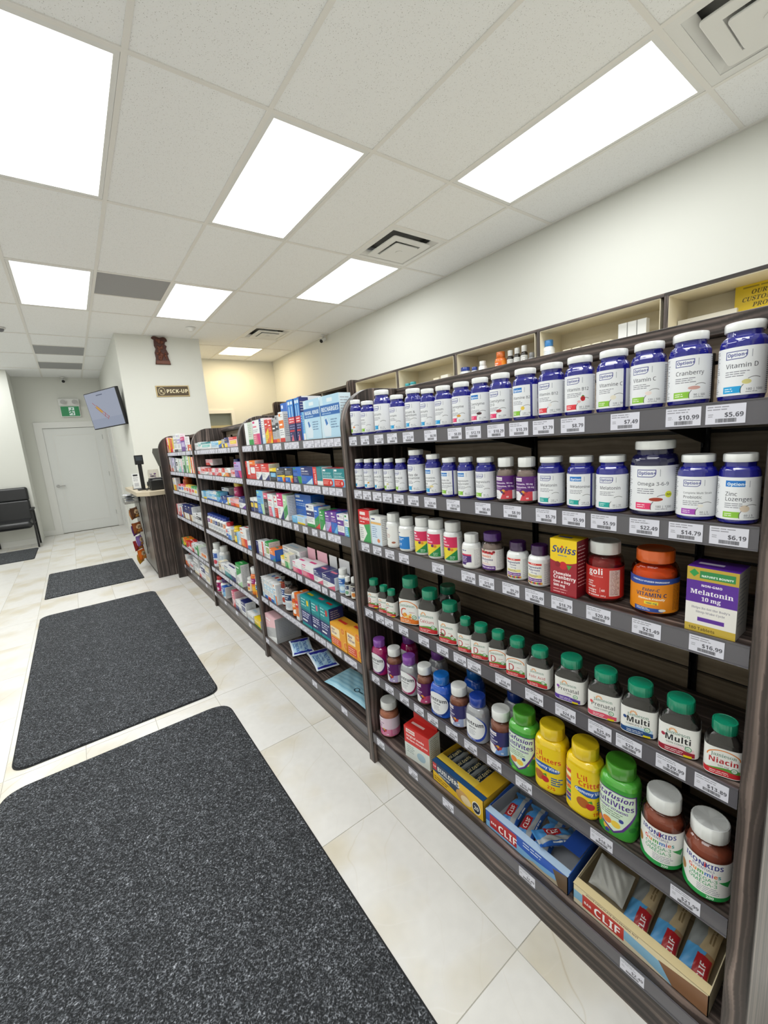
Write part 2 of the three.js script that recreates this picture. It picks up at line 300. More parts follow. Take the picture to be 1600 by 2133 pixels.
function T(c, s, x, y, px, col = '#2b2b33', o = '') {
  c.font = (o.includes('i') ? 'italic ' : '') + (o.includes('b') ? 'bold ' : '') + px + 'px ' + (o.includes('s') ? 'serif' : 'sans-serif');
  c.textAlign = o.includes('c') ? 'center' : o.includes('r') ? 'right' : 'left'; c.fillStyle = col; c.fillText(s, x, y); c.textAlign = 'left';
}
function TF(c, s, x, y, px, maxW, col, o = '') { c.font = (o.includes('b') ? 'bold ' : '') + px + 'px ' + (o.includes('s') ? 'serif' : 'sans-serif'); const w = c.measureText(s).width; T(c, s, x, y, w > maxW ? px * maxW / w : px, col, o); }
function LN(c, x, y, w, n, dy, col = '#777', th = 1) { // lines of small print
  c.fillStyle = col;
  for (let i = 0; i < n; i++) { let q = x; const end = x + w * rr(0.7, 1); while (q < end) { const l = Math.min(rr(2, 6) * th * 1.6, end - q); c.fillRect(q, y + i * dy, l, th); q += l + th * 0.9; } }
}
function BAR(c, x, y, w, h) { for (let q = 0; q < w;) { const l = rr(0.4, 1.5); R(c, x + q, y, l, h, '#26262a'); q += l + rr(0.4, 1.4); } }

// --- printed wraps for bottles: W units wide, 100 high, front centre at W / 2
const NAVY = '#2a2f7c';
const opt = (o) => (c, W) => {
  R(c, 0, 0, W, 100, '#eceef2'); const m = W / 2, x = m - 30;
  if (o.tag) { R(c, x, 8, 36, 14, '#1f74c8'); T(c, 'Option+', x + 3, 19, 9.5, '#ffffff', 'b'); } else {
    c.strokeStyle = NAVY; c.lineWidth = 1.3; c.beginPath(); c.moveTo(x, 24); c.lineTo(x, 9); c.lineTo(x + 36, 9); c.lineTo(x + 36, 17); c.quadraticCurveTo(x + 35, 23, x + 29, 24); c.closePath(); c.stroke(); T(c, 'Option+', x + 2, 20, 9, NAVY, 'b');
  }
  R(c, x + 44, 8, 1, 15, '#8d8f9a');
  const L = o.name || []; L.forEach((s, i) => TF(c, s, x, 43 + i * 12, o.big || 12.5, 62, '#2e2f37'));
  if (!L.length) LN(c, x, 38, 26, 1, 8, '#4a4b55', 5);
  LN(c, x, 47 + L.length * 11 - 8, 44, 3, 4.5, '#6a6b76', 1.4);
  R(c, x - 3, 81, 32, 14, o.col); LN(c, x, 85, 18, 2, 4.5, '#ffffff', 1.6);
  c.strokeStyle = '#333'; c.lineWidth = 1; c.beginPath(); c.moveTo(x + 29, 96); c.quadraticCurveTo(x + 26, 86, x + 33, 78); c.stroke();
  if (o.pill) { c.save(); E(c, x + 38, 73, o.pill[1] || 7, o.pill[2] || 4.5, o.pill[0]); c.restore(); }
  if (o.berry) { E(c, x + 46, 66, 6, 7, '#c81e2c'); P(c, [[x + 42, 60], [x + 46, 56], [x + 51, 60]], '#4a8a3a'); E(c, x + 36, 74, 4.5, 3.5, '#e8b8b8'); }
  c.strokeStyle = '#333'; c.lineWidth = 1; c.beginPath(); c.moveTo(x + 40, 67); c.quadraticCurveTo(x + 50, 60, x + 62, 66); c.stroke();
  if (o.ivo) { E(c, x + 62, 62, 7, 7, '#d8dd2c'); T(c, 'IVO', x + 57.5, 64.5, 6, '#44521c', 'b'); }
  T(c, o.qty || '60 | 5', x + 37, 91, 6.5, '#44454e'); LN(c, x + 37, 93.5, 24, 1, 3, '#8a8b94', 1.2);
  LN(c, m + 48, 6, 34, 22, 4.1, '#7c7d88', 1.5); LN(c, m - 80, 6, 34, 22, 4.1, '#7c7d88', 1.5);
  if (o.wrap) { R(c, m + 44, 0, 60, 100, '#eceef2'); LN(c, m + 58, 6, 18, 9, 4.5, '#7c7d88', 1.4); R(c, m + 58, 55, 18, 36, '#ffffff'); for (let q = 0; q < 34;) { const l = rr(0.6, 2); R(c, m + 60, 56 + q, 14, l, '#222'); q += l + rr(0.6, 1.8); } }
};
const optGummy = (o) => (c, W) => { // clear gummy bottle label in two slanted fields
  R(c, 0, 0, W, 100, o.low || '#efeef2'); R(c, 0, 0, W, 62, o.col); const m = W / 2, x = m - 32;
  P(c, [[x - 14, 62], [x + 42, 62], [x + 22, 84]], o.low || '#efeef2'); P(c, [[x + 42, 62], [x + 78, 62], [x + 78, 100], [x + 26, 100]], o.acc);
  P(c, [[x + 20, 62], [x + 60, 62], [x + 42, 82]], '#7a2330');
  R(c, x, 6, 36, 14, '#f4f2f4'); T(c, 'Option+', x + 3, 17, 9, '#4a1a58', 'b');
  T(c, o.n1, x, 34, 9.5, o.ink || '#ffffff', 'b'); T(c, o.n2, x, 47, 9.5, o.ink || '#ffffff', 'b'); LN(c, x, 51, 36, 2, 4, o.ink || '#e8d8ee', 1.4);
  E(c, x + 40, 64, 7, 6, '#e0a23a'); E(c, x + 50, 70, 6, 6, '#c9413b'); E(c, x + 34, 70, 5, 5, '#3c3f8a');
  LN(c, x - 6, 76, 22, 4, 5, '#9b9aa8', 1.4); T(c, o.qty || '60', x + 52, 94, 9, '#ffffff', 'b'); LN(c, m + 54, 8, 30, 20, 4.3, '#ddd6e2', 1.3);
};
const jam = (o) => (c, W) => {
  R(c, 0, 0, W, 100, '#efefec'); const m = W / 2, x = m - 38, k = o.k || 1;
  if (o.arch) { ES(c, m, 34, 42, 26, '#e07b2c', 3.2, Math.PI, 2 * Math.PI); } else { for (let i = 0; i < 7; i++) { const a = Math.PI + i * Math.PI / 6; P(c, [[m - 14 + Math.cos(a) * 4, 20 + Math.sin(a) * 4], [m - 14 + Math.cos(a - 0.2) * 11, 20 + Math.sin(a - 0.2) * 11], [m - 14 + Math.cos(a + 0.2) * 11, 20 + Math.sin(a + 0.2) * 11]], '#e58a2a'); } }
  T(c, 'Jamieson', m, 31, 14.5, '#1f5a41', 'sc');
  if (o.big) { T(c, o.big, m - 18, 71, 46, o.ink || '#b8232c', 'c'); if (o.sub) T(c, o.sub, m, 77, 17, o.ink || '#b8232c'); LN(c, m + 8, 50, 22, 1, 5, '#c8848a', 2.2); }
  else { T(c, o.name, m, 55, o.px || 22, o.ink || '#b8232c', (o.bold ? 'b' : '') + 'c'); if (o.sub) T(c, o.sub, m, 66, 8.5, '#444', 'c'); }
  if (o.food) { for (let i = 0; i < 16; i++) E(c, x + rr(4, 72), rr(58, 78), rr(3, 7), rr(3, 6), o.food[i % o.food.length]); }
  if (o.wave !== 0) { c.fillStyle = o.wave || '#5f9c3c'; c.beginPath(); c.moveTo(x - 10, 80); c.quadraticCurveTo(m, 62, m + 44, 70); c.lineTo(m + 44, 88); c.lineTo(x - 10, 88); c.fill(); }
  if (o.badge) { E(c, x - 2, 40, 6, 6, o.badge); }
  E(c, m + 28, 70, 8, 8, '#e8f0e4'); ES(c, m + 28, 70, 8, 8, '#3a8a5c', 2); LN(c, m + 23, 68, 10, 2, 4, '#3a8a5c', 1.5);
  P(c, [[x - 22, 80], [m, 76], [m + 46, 82], [m + 46, 97], [x - 22, 97]], o.band || '#cc2630'); LN(c, x + 4, 84, 52, 2, 6, '#ffffff', 2);
  if (o.tag) R(c, m + 16, 92, 22, 8, '#f0d821');
  LN(c, m + 60, 8, 32, 20, 4.3, '#8c8d88', 1.4); LN(c, m - 96, 8, 32, 20, 4.3, '#8c8d88', 1.4);
};
const cent = (o) => (c, W) => {
  R(c, 0, 0, W, 100, o.bg); const m = W / 2;
  E(c, m + 4, 49, 52, 50, o.ring); E(c, m, 45, 49, 46, '#eef0f3'); T(c, 'centrum', m, 38, 21, '#23242c', 'bc'); T(c, o.sub, m, 50, 7.5, '#3a3b44', 'bc'); LN(c, m - 16, 56, 32, 5, 4.5, '#9a9ba5', 1.4);
  LN(c, m - 24, 93, 48, 1, 4, '#ffffff', 2); LN(c, m + 62, 10, 32, 18, 4.5, o.ln || '#c8c9d2', 1.4);
};
const webber = (o) => (c, W) => {
  R(c, 0, 0, W, 100, '#f0f0ee'); const m = W / 2; R(c, m - 34, 6, 68, 8, '#d8362e'); LN(c, m - 12, 8.5, 26, 1, 3, '#fff', 2.2);
  T(c, 'Magnesium', m, 27, 11.5, '#2d2d5e', 'bc'); T(c, o.n, m, 38, 9.5, '#2d2d5e', 'bc'); T(c, o.mg, m, 51, 8.5, '#2d2d5e', 'c'); R(c, m - 34, 56, 68, 12, '#efe48a'); LN(c, m - 26, 59, 50, 2, 5, '#55568a', 1.6);
  R(c, m - 34, 72, 68, 13, '#6a2a8c'); T(c, 'webber naturals', m, 81.5, 8, '#fff', 'bc'); for (let i = 0; i < 14; i++) E(c, m - 32 + i * 5, 92, 4, 5, ['#c43c30', '#e0a53a', '#5a9a3c', '#8a3a7c'][i % 4]); LN(c, m + 44, 8, 30, 20, 4.4, '#8a8a92', 1.4);
};
const pinky = (c, W) => { // pink, yellow and green field label
  R(c, 0, 0, W, 100, '#f1f1ef'); const m = W / 2; R(c, m - 36, 2, 76, 44, '#d92a5c'); R(c, m - 36, 46, 76, 52, '#f0d936'); P(c, [[m + 40, 54], [m + 40, 98], [m - 18, 98]], '#1f8a4a'); R(c, m - 32, 7, 22, 8, '#f4e8ee');
  T(c, 'Multi', m - 30, 28, 10, '#fff', 'b'); T(c, 'vitamin', m - 30, 39, 10, '#fff', 'b'); E(c, m + 6, 52, 7, 6, '#5a2a6c'); E(c, m + 17, 54, 7, 6, '#e08a2c'); LN(c, m + 8, 82, 24, 3, 5, '#e6f2e6', 1.8); LN(c, m - 30, 74, 14, 3, 6, '#8a8030', 1.8); LN(c, m + 48, 8, 26, 20, 4.4, '#a2a2a6', 1.4);
};
const vita = (c, W) => {
  R(c, 0, 0, W, 100, '#3f9e3a'); const m = W / 2; for (let i = 0; i < 26; i++) E(c, rr(0, W), rr(20, 100), rr(3, 8), rr(3, 7), ['#e58a2a', '#2f7c34', '#6fc04a', '#3c4a9a', '#f0c040'][i % 5]);
  P(c, [[m - 46, 8], [m + 38, 8], [m + 40, 44], [m + 16, 84], [m, 96], [m - 20, 82], [m - 44, 40]], '#5a2d8c'); P(c, [[m - 44, 10], [m + 35, 10], [m + 36, 43], [m + 13, 81], [m, 92], [m - 19, 79], [m - 42, 39]], '#dcefd8');
  T(c, 'vitafusion', m - 4, 24, 14.5, '#4a2a86', 'bci'); T(c, 'MultiVites', m - 4, 39, 15, '#4a2a86', 'bc'); T(c, 'GUMMY VITAMINS', m - 4, 47, 6, '#4a2a86', 'bc'); LN(c, m - 24, 51, 40, 3, 4.4, '#6a7c6c', 1.5);
  E(c, m - 12, 74, 8, 7, '#e88a3a'); E(c, m + 3, 76, 8, 7, '#f2cf4a'); E(c, m + 12, 64, 4, 4, '#3a4a9a'); LN(c, m + 50, 30, 22, 3, 6, '#e8f4e0', 2);
};
const critter = (v) => (c, W) => { // mascot left out, fields kept
  R(c, 0, 0, W, 100, '#f2d21c'); const m = W / 2; const x = v ? m - 2 : m - 30;
  if (v) { const cs = ['#d8332c', '#f4e9c0', '#d8332c', '#2a56b4', '#e0662c', '#4a9a3a', '#6a2a8c', '#2a56b4']; cs.forEach((f, i) => { R(c, m - 48, 16 + i * 9, 34, 7, f); LN(c, m - 45, 18 + i * 9, 26, 1, 3, '#fff', 1.8); }); } else R(c, m + 40, 8, 14, 90, '#5c3a1c');
  c.save(); c.translate(x, 24); c.rotate(-0.08); T(c, "L'il", 0, 0, 15, '#d84a1c', 'b'); T(c, 'Critters', 2, 13, 15, '#d84a1c', 'b'); c.restore();
  c.fillStyle = '#2a5cb4'; c.beginPath(); c.ellipse(x + 26, 48, 30, 8, 0.06, 0, 7); c.fill(); T(c, 'Gummy Vites', x + 26, 51, 9, '#fff', 'bc'); E(c, x + 12, 72, 12, 11, '#b2601f'); E(c, x + 26, 76, 8, 7, '#c2262c'); P(c, [[x + 20, 66], [x + 28, 62], [x + 30, 69]], '#3f8a2c'); LN(c, x + 38, 66, 24, 4, 5, '#2a5cb4', 2.6); T(c, v ? '190' : '275', x + 30, 96, 10, '#d84a1c', 'b'); E(c, x + 52, 88, v ? 10 : 0.1, v ? 10 : 0.1, '#2a3c86');
};
const iron = (c, W) => {
  R(c, 0, 0, W, 100, '#efefed'); const m = W / 2; T(c, 'IRONKIDS', m, 18, 16, '#2a2f86', 'bc'); T(c, 'i', m + 3, 18, 18, '#d02c30', 'bc'); T(c, 'ESSENTIALS', m, 27, 8, '#2a2f6c', 'c');
  const w = 'Gummies', cs = ['#d83a2c', '#e58a2a', '#3f9a3c', '#2a6cc0', '#8a3a9c', '#e0662c', '#2a8a8c']; c.font = 'bold 14px sans-serif'; let q = m - 30; for (let i = 0; i < w.length; i++) { c.fillStyle = cs[i]; c.fillText(w[i], q, 40); q += c.measureText(w[i]).width; }
  T(c, 'OMEGA-3', m, 53, 13, '#1f8a4a', 'c'); T(c, 'OMÉGA-3', m, 65, 13, '#1f8a4a', 'c'); c.fillStyle = '#1f9a48'; c.beginPath(); c.moveTo(m + 30, 48); c.lineTo(m + 60, 46); c.lineTo(m + 52, 62); c.closePath(); c.fill();
  LN(c, m - 10, 69, 48, 4, 4.6, '#8a8a9c', 1.5); P(c, [[m - 90, 60], [m - 52, 70], [m - 30, 88], [m + 66, 90], [m + 66, 100], [m - 90, 100]], '#1f9a48'); T(c, '200', m + 8, 98, 9, '#fff', 'b'); E(c, m - 46, 56, 9, 12, '#b0793a'); LN(c, m + 70, 8, 30, 19, 4.5, '#8a8a92', 1.4);
};
const plain = (fn) => fn;
// --- price tags: one cell each
const TAGW = 0.0525, TAGH = 0.031;
const tagCells = new Map();
function tagCell(price, small) {
  const key = price + (small ? 's' : ''); if (tagCells.has(key)) return tagCells.get(key);
  const cell = AT.cell(small ? 64 : 128, small ? 38 : 76, (c, W) => { R(c, 0, 0, W, 100, '#dddde9'); if (small) { LN(c, 14, 14, 110, 2, 16, '#b4b4c2', 7); T(c, price, W - 14, 68, 28, '#8c8c9c', 'br'); R(c, 60, 74, 70, 16, '#a2a2b0'); return; } LN(c, 8, 10, 110, 2, 13, '#8a8a94', 4.5); LN(c, 12, 48, 24, 2, 10, '#9c9ca6', 4); T(c, price, W - 8, 66, 32, '#45454e', 'br'); BAR(c, 44, 72, 86, 20); });
  tagCells.set(key, cell); return cell;
}
// ------------------------------------------------------------------ product builders
function ringXZ(t, a, b, n) { const s = Math.sin(t), c = Math.cos(t), e = 2 / n; return [a * Math.sign(s) * Math.pow(Math.abs(s), e), b * Math.sign(c) * Math.pow(Math.abs(c), e)]; }
function loft(profile, a, b, n = 2, seg = 28, rib = 0, crease = 0.55, lump = 0) {
  const pos = [], idx = [];
  for (const [s, y] of profile) for (let i = 0; i < seg; i++) {
    const [x, z] = ringXZ(i / seg * 2 * Math.PI, a, b, n), k = s * (rib && i % 2 && s > 0.5 ? 1 - rib : 1) * (1 + lump * (rnd() - 0.5));
    pos.push(x * k, y + lump * 0.02 * (rnd() - 0.5), z * k);
  }
  for (let j = 0; j < profile.length - 1; j++) for (let i = 0; i < seg; i++) { const p = j * seg + i, q = j * seg + (i + 1) % seg; idx.push(p, q, p + seg, q, q + seg, p + seg); }
  const bot = pos.length / 3; pos.push(0, profile[0][1], 0); const top = bot + 1; pos.push(0, profile[profile.length - 1][1], 0); const L = (profile.length - 1) * seg;
  for (let i = 0; i < seg; i++) { idx.push(bot, (i + 1) % seg, i); idx.push(top, L + i, L + (i + 1) % seg); }
  let g = new THREE.BufferGeometry(); g.setAttribute('position', new THREE.Float32BufferAttribute(pos, 3)); g.setIndex(idx);
  g = toCreasedNormals(g, crease); g.setAttribute('uv', new THREE.Float32BufferAttribute(new Float32Array(g.attributes.position.count * 2), 2)); return g;
}
// perimeter samples from the front centre (facing -x); t in -0.5..0.5 of the perimeter, positive towards +z
function perimeter(a, b, n) {
  const N = 360, pts = [], acc = [0]; for (let i = 0; i <= N; i++) pts.push(ringXZ(Math.PI * 1.5 + (i / N - 0.5) * 2 * Math.PI, a, b, n));
  for (let i = 1; i <= N; i++) acc.push(acc[i - 1] + Math.hypot(pts[i][0] - pts[i - 1][0], pts[i][1] - pts[i - 1][1]));
  const len = acc[N]; return { len, at: (t) => { const s = (t + 0.5) * len; let i = 1; while (i < N && acc[i] < s) i++; const f = (s - acc[i - 1]) / (acc[i] - acc[i - 1] || 1); return [pts[i - 1][0] + (pts[i][0] - pts[i - 1][0]) * f, pts[i - 1][1] + (pts[i][1] - pts[i - 1][1]) * f]; } };
}
function labelBand(a, b, n, y0, y1, cell, bands, Lf) {
  const e = 0.0006, per = perimeter(a + e, b + e, n), pos = [], uv = [], idx = [];
  for (const [t0, t1] of bands) {
    const k = Math.max(3, Math.ceil((t1 - t0) * 40)), base = pos.length / 3;
    for (let i = 0; i <= k; i++) { const t = t0 + (t1 - t0) * i / k, [x, z] = per.at(t), u = cell.u0 + (cell.u1 - cell.u0) * (0.5 + t / Lf); pos.push(x, y0, z, x, y1, z); uv.push(u, cell.v0, u, cell.v1); }
    for (let i = 0; i < k; i++) { const p = base + i * 2; idx.push(p, p + 2, p + 1, p + 2, p + 3, p + 1); }
  }
  const g = new THREE.BufferGeometry(); g.setAttribute('position', new THREE.Float32BufferAttribute(pos, 3)); g.setAttribute('uv', new THREE.Float32BufferAttribute(uv, 2)); g.setIndex(idx); g.computeVertexNormals(); return g;
}
const plastic = (c, r = 0.16, o = {}) => phy(c, r, { ior: 1.65, clearcoat: 0.6, clearcoatRoughness: 0.04, ...o });
const PL = {
  blue: plastic(new THREE.Color(0.010, 0.011, 0.235), 0.06, { clearcoat: 1 }), navy: plastic(new THREE.Color(0.008, 0.008, 0.05), 0.12), white: plastic(0xeceeee, 0.3), capw: plastic(0xeff1f0, 0.35), black: plastic(0x161311, 0.25), green: plastic(0x0b8a68, 0.35),
  purple: plastic(0x4a1d72, 0.3), dpurple: plastic(0x351248, 0.3), orange: plastic(0xf0691a, 0.35), magenta: plastic(0xa0125e, 0.18), lilac: plastic(0x8d4fb0, 0.3), silver: plastic(0xa8aab0, 0.3, { metalness: 0.35 }),
  cblue: plastic(0x1a55c0, 0.2), capblue: plastic(0x1c6fc8, 0.3), dblue: plastic(0x1c3fa0, 0.3), grn: plastic(0x4fae3a, 0.22), capgrn: plastic(0x4a9c2c, 0.35), yellow: plastic(0xeecb10, 0.22), capyel: plastic(0xf0cf1c, 0.4),
  clear: new THREE.MeshPhysicalMaterial({ color: 0xf2f0ee, roughness: 0.06, transmission: 1, thickness: 0, ior: 1.45 }),
  amber: new THREE.MeshPhysicalMaterial({ color: 0xf2b070, roughness: 0.06, transmission: 1, thickness: 0, ior: 1.45 }),
  rose: new THREE.MeshPhysicalMaterial({ color: 0xf0dad2, roughness: 0.06, transmission: 1, thickness: 0, ior: 1.45 }),
  red: plastic(0xc8202a, 0.3), pinkb: plastic(0xd83a7c, 0.25), teal: plastic(0x2aa0a8, 0.3), cream: plastic(0xe6dcc0, 0.35), grey: plastic(0x8a8c90, 0.35), tiger: plastic(0xe0701c, 0.35), skyb: plastic(0x3c8fd8, 0.3),
};
const FILL = { brown: std(0x8f5844, 0.45), amber: std(0xf09a2a, 0.45), red: std(0x8c1a24, 0.4), grey: std(0x8d7d76, 0.5), peach: std(0xc89a80, 0.5) };
const KIND = {
  opt: { capH: 0.115, capR: 0.84, neckH: 0.065, neckR: 0.76, sh: 0.12, lab: [0.065, 0.675], Lf: 0.8, seg: 36 },
  jam: { a: 0.8, n: 4.2, capH: 0.2, capR: 0.7, neckH: 0.02, neckR: 0.62, sh: 0.21, lab: [0.03, 0.565], Lf: 0.86, rib: 0.025, seg: 40, flat: 1 },
  cent: { a: 0.82, n: 2.6, capH: 0.2, capR: 0.7, neckH: 0.02, neckR: 0.62, sh: 0.2, lab: [0.03, 0.62], Lf: 0.8, rib: 0.015, seg: 36 },
  gum: { capH: 0.2, capR: 0.82, neckH: 0.02, neckR: 0.74, sh: 0.13, lab: [0.08, 0.6], Lf: 0.8, rib: 0.015, seg: 36, fill: 1 },
  vita: { a: 0.84, n: 2.8, capH: 0.17, capR: 0.76, neckH: 0.015, neckR: 0.7, sh: 0.1, lab: [0.04, 0.72], Lf: 0.84, rib: 0.012, seg: 36 },
  iron: { capH: 0.19, capR: 0.8, neckH: 0.015, neckR: 0.74, sh: 0.17, lab: [0.06, 0.6], Lf: 0.8, rib: 0.015, seg: 36, fill: 1 },
  hdpe: { capH: 0.22, capR: 0.84, neckH: 0.02, neckR: 0.74, sh: 0.08, lab: [0.06, 0.66], Lf: 0.8, rib: 0.015, seg: 32 },
  web: { capH: 0.235, capR: 0.74, neckH: 0.015, neckR: 0.66, sh: 0.12, lab: [0.05, 0.62], Lf: 0.8, rib: 0.015, seg: 32 },
};
function makeBottle(o) { // o: name, label, category, group, at [x, y, z], r, h, kind, body, cap, draw, atlas, px, turn, bands, fill
  const k = KIND[o.kind], r = o.r, h = o.h, a = r * (k.a || 1), b = r, n = k.n || 2;
  const t = thing(o.name, o.label, o.category || 'bottle', o.at, o.group); t.rotation.y = o.turn || 0;
  const yb = h * (1 - k.capH), yn = yb - k.neckH * h, ys = yn - k.sh * h, pr = [[0.88, 0], [0.965, 0.0015], [1, 0.006], [1, ys]];
  const m = 6; for (let i = 1; i <= m; i++) { const q = i / m * Math.PI / 2; pr.push(k.flat ? [1 - (1 - k.neckR) * (i / m) ** 1.25, ys + (yn - ys) * (i / m) ** 0.8] : [k.neckR + (1 - k.neckR) * Math.cos(q), ys + (yn - ys) * Math.sin(q)]); }
  pr.push([k.neckR, yb + 0.001]);
  mesh('body', loft(pr, a, b, n, k.seg), o.body, t);
  if (o.fill) mesh('contents', loft([[0.8, 0.003], [0.9, 0.007], ...[1, 2, 3, 4, 5, 6, 7].map((q) => [0.9, 0.007 + (ys - 0.007) * q / 8]), [0.88, ys], [0.82, ys + (yn - ys) * 0.35], [0.62, ys + (yn - ys) * 0.6], [0.3, ys + (yn - ys) * 0.6]], a, b, n, 20, 0, 0.7, 0.15), o.fill, t);
  const cr = k.capR * r, ch = k.capH * h;
  const cap = mesh('cap', loft([[0.985, 0], [1, 0.001], [1, ch - 0.003], [0.97, ch - 0.0006], [0.9, ch], [0.85, ch - 0.0008]], cr, cr, 2, k.rib ? 56 : 36, k.rib || 0, 0.6), o.cap, t); cap.position.y = yb;
  if (o.draw) {
    const y0 = k.lab[0] * h, y1 = k.lab[1] * h, per = perimeter(a, b, n).len, A = o.atlas || A1, ph = o.px || 150, pw = Math.round(ph * per * k.Lf / (y1 - y0));
    const cell = o.cell || A.cell(pw, ph, o.draw);
    mesh('label', labelBand(a, b, n, y0, y1, cell, o.bands || [[-k.Lf / 2, k.Lf / 2]], k.Lf), cell.mat, t);
  }
  return t;
}
// cartons: front faces -x, printed side faces +z
function boxGeo(dx, h, dz, F, S, U) {
  const pos = [], uv = [], nor = []; const q = (p, n, c) => { const t = [[c.u0, c.v0], [c.u1, c.v0], [c.u1, c.v1], [c.u0, c.v1]]; for (const i of [0, 1, 2, 0, 2, 3]) { pos.push(...p[i]); nor.push(...n); uv.push(...t[i]); } };
  const z = dz / 2;
  q([[0, 0, -z], [0, 0, z], [0, h, z], [0, h, -z]], [-1, 0, 0], F); q([[0, 0, z], [dx, 0, z], [dx, h, z], [0, h, z]], [0, 0, 1], S); q([[dx, 0, -z], [0, 0, -z], [0, h, -z], [dx, h, -z]], [0, 0, -1], S);
  q([[dx, 0, z], [dx, 0, -z], [dx, h, -z], [dx, h, z]], [1, 0, 0], F); q([[0, h, -z], [0, h, z], [dx, h, z], [dx, h, -z]], [0, 1, 0], U); q([[dx, 0, -z], [dx, 0, z], [0, 0, z], [0, 0, -z]], [0, -1, 0], U);
  const g = new THREE.BufferGeometry(); g.setAttribute('position', new THREE.Float32BufferAttribute(pos, 3)); g.setAttribute('normal', new THREE.Float32BufferAttribute(nor, 3)); g.setAttribute('uv', new THREE.Float32BufferAttribute(uv, 2)); return g;
}
const sidePrint = (bg, ink = '#8a8c96') => (c, W) => { R(c, 0, 0, W, 100, bg); LN(c, W * 0.12, 10, W * 0.7, 12, 6.2, ink, 1.5); };
const topPrint = (bg, ink) => (c, W) => { R(c, 0, 0, W, 100, bg); R(c, W * 0.12, 40, W * 0.5, 18, ink); };
const RBX = (c, x, y, w, h, r, f) => { c.fillStyle = f; c.beginPath(); c.moveTo(x + r, y); c.arcTo(x + w, y, x + w, y + h, r); c.arcTo(x + w, y + h, x, y + h, r); c.arcTo(x, y + h, x, y, r); c.arcTo(x, y, x + w, y, r); c.fill(); };
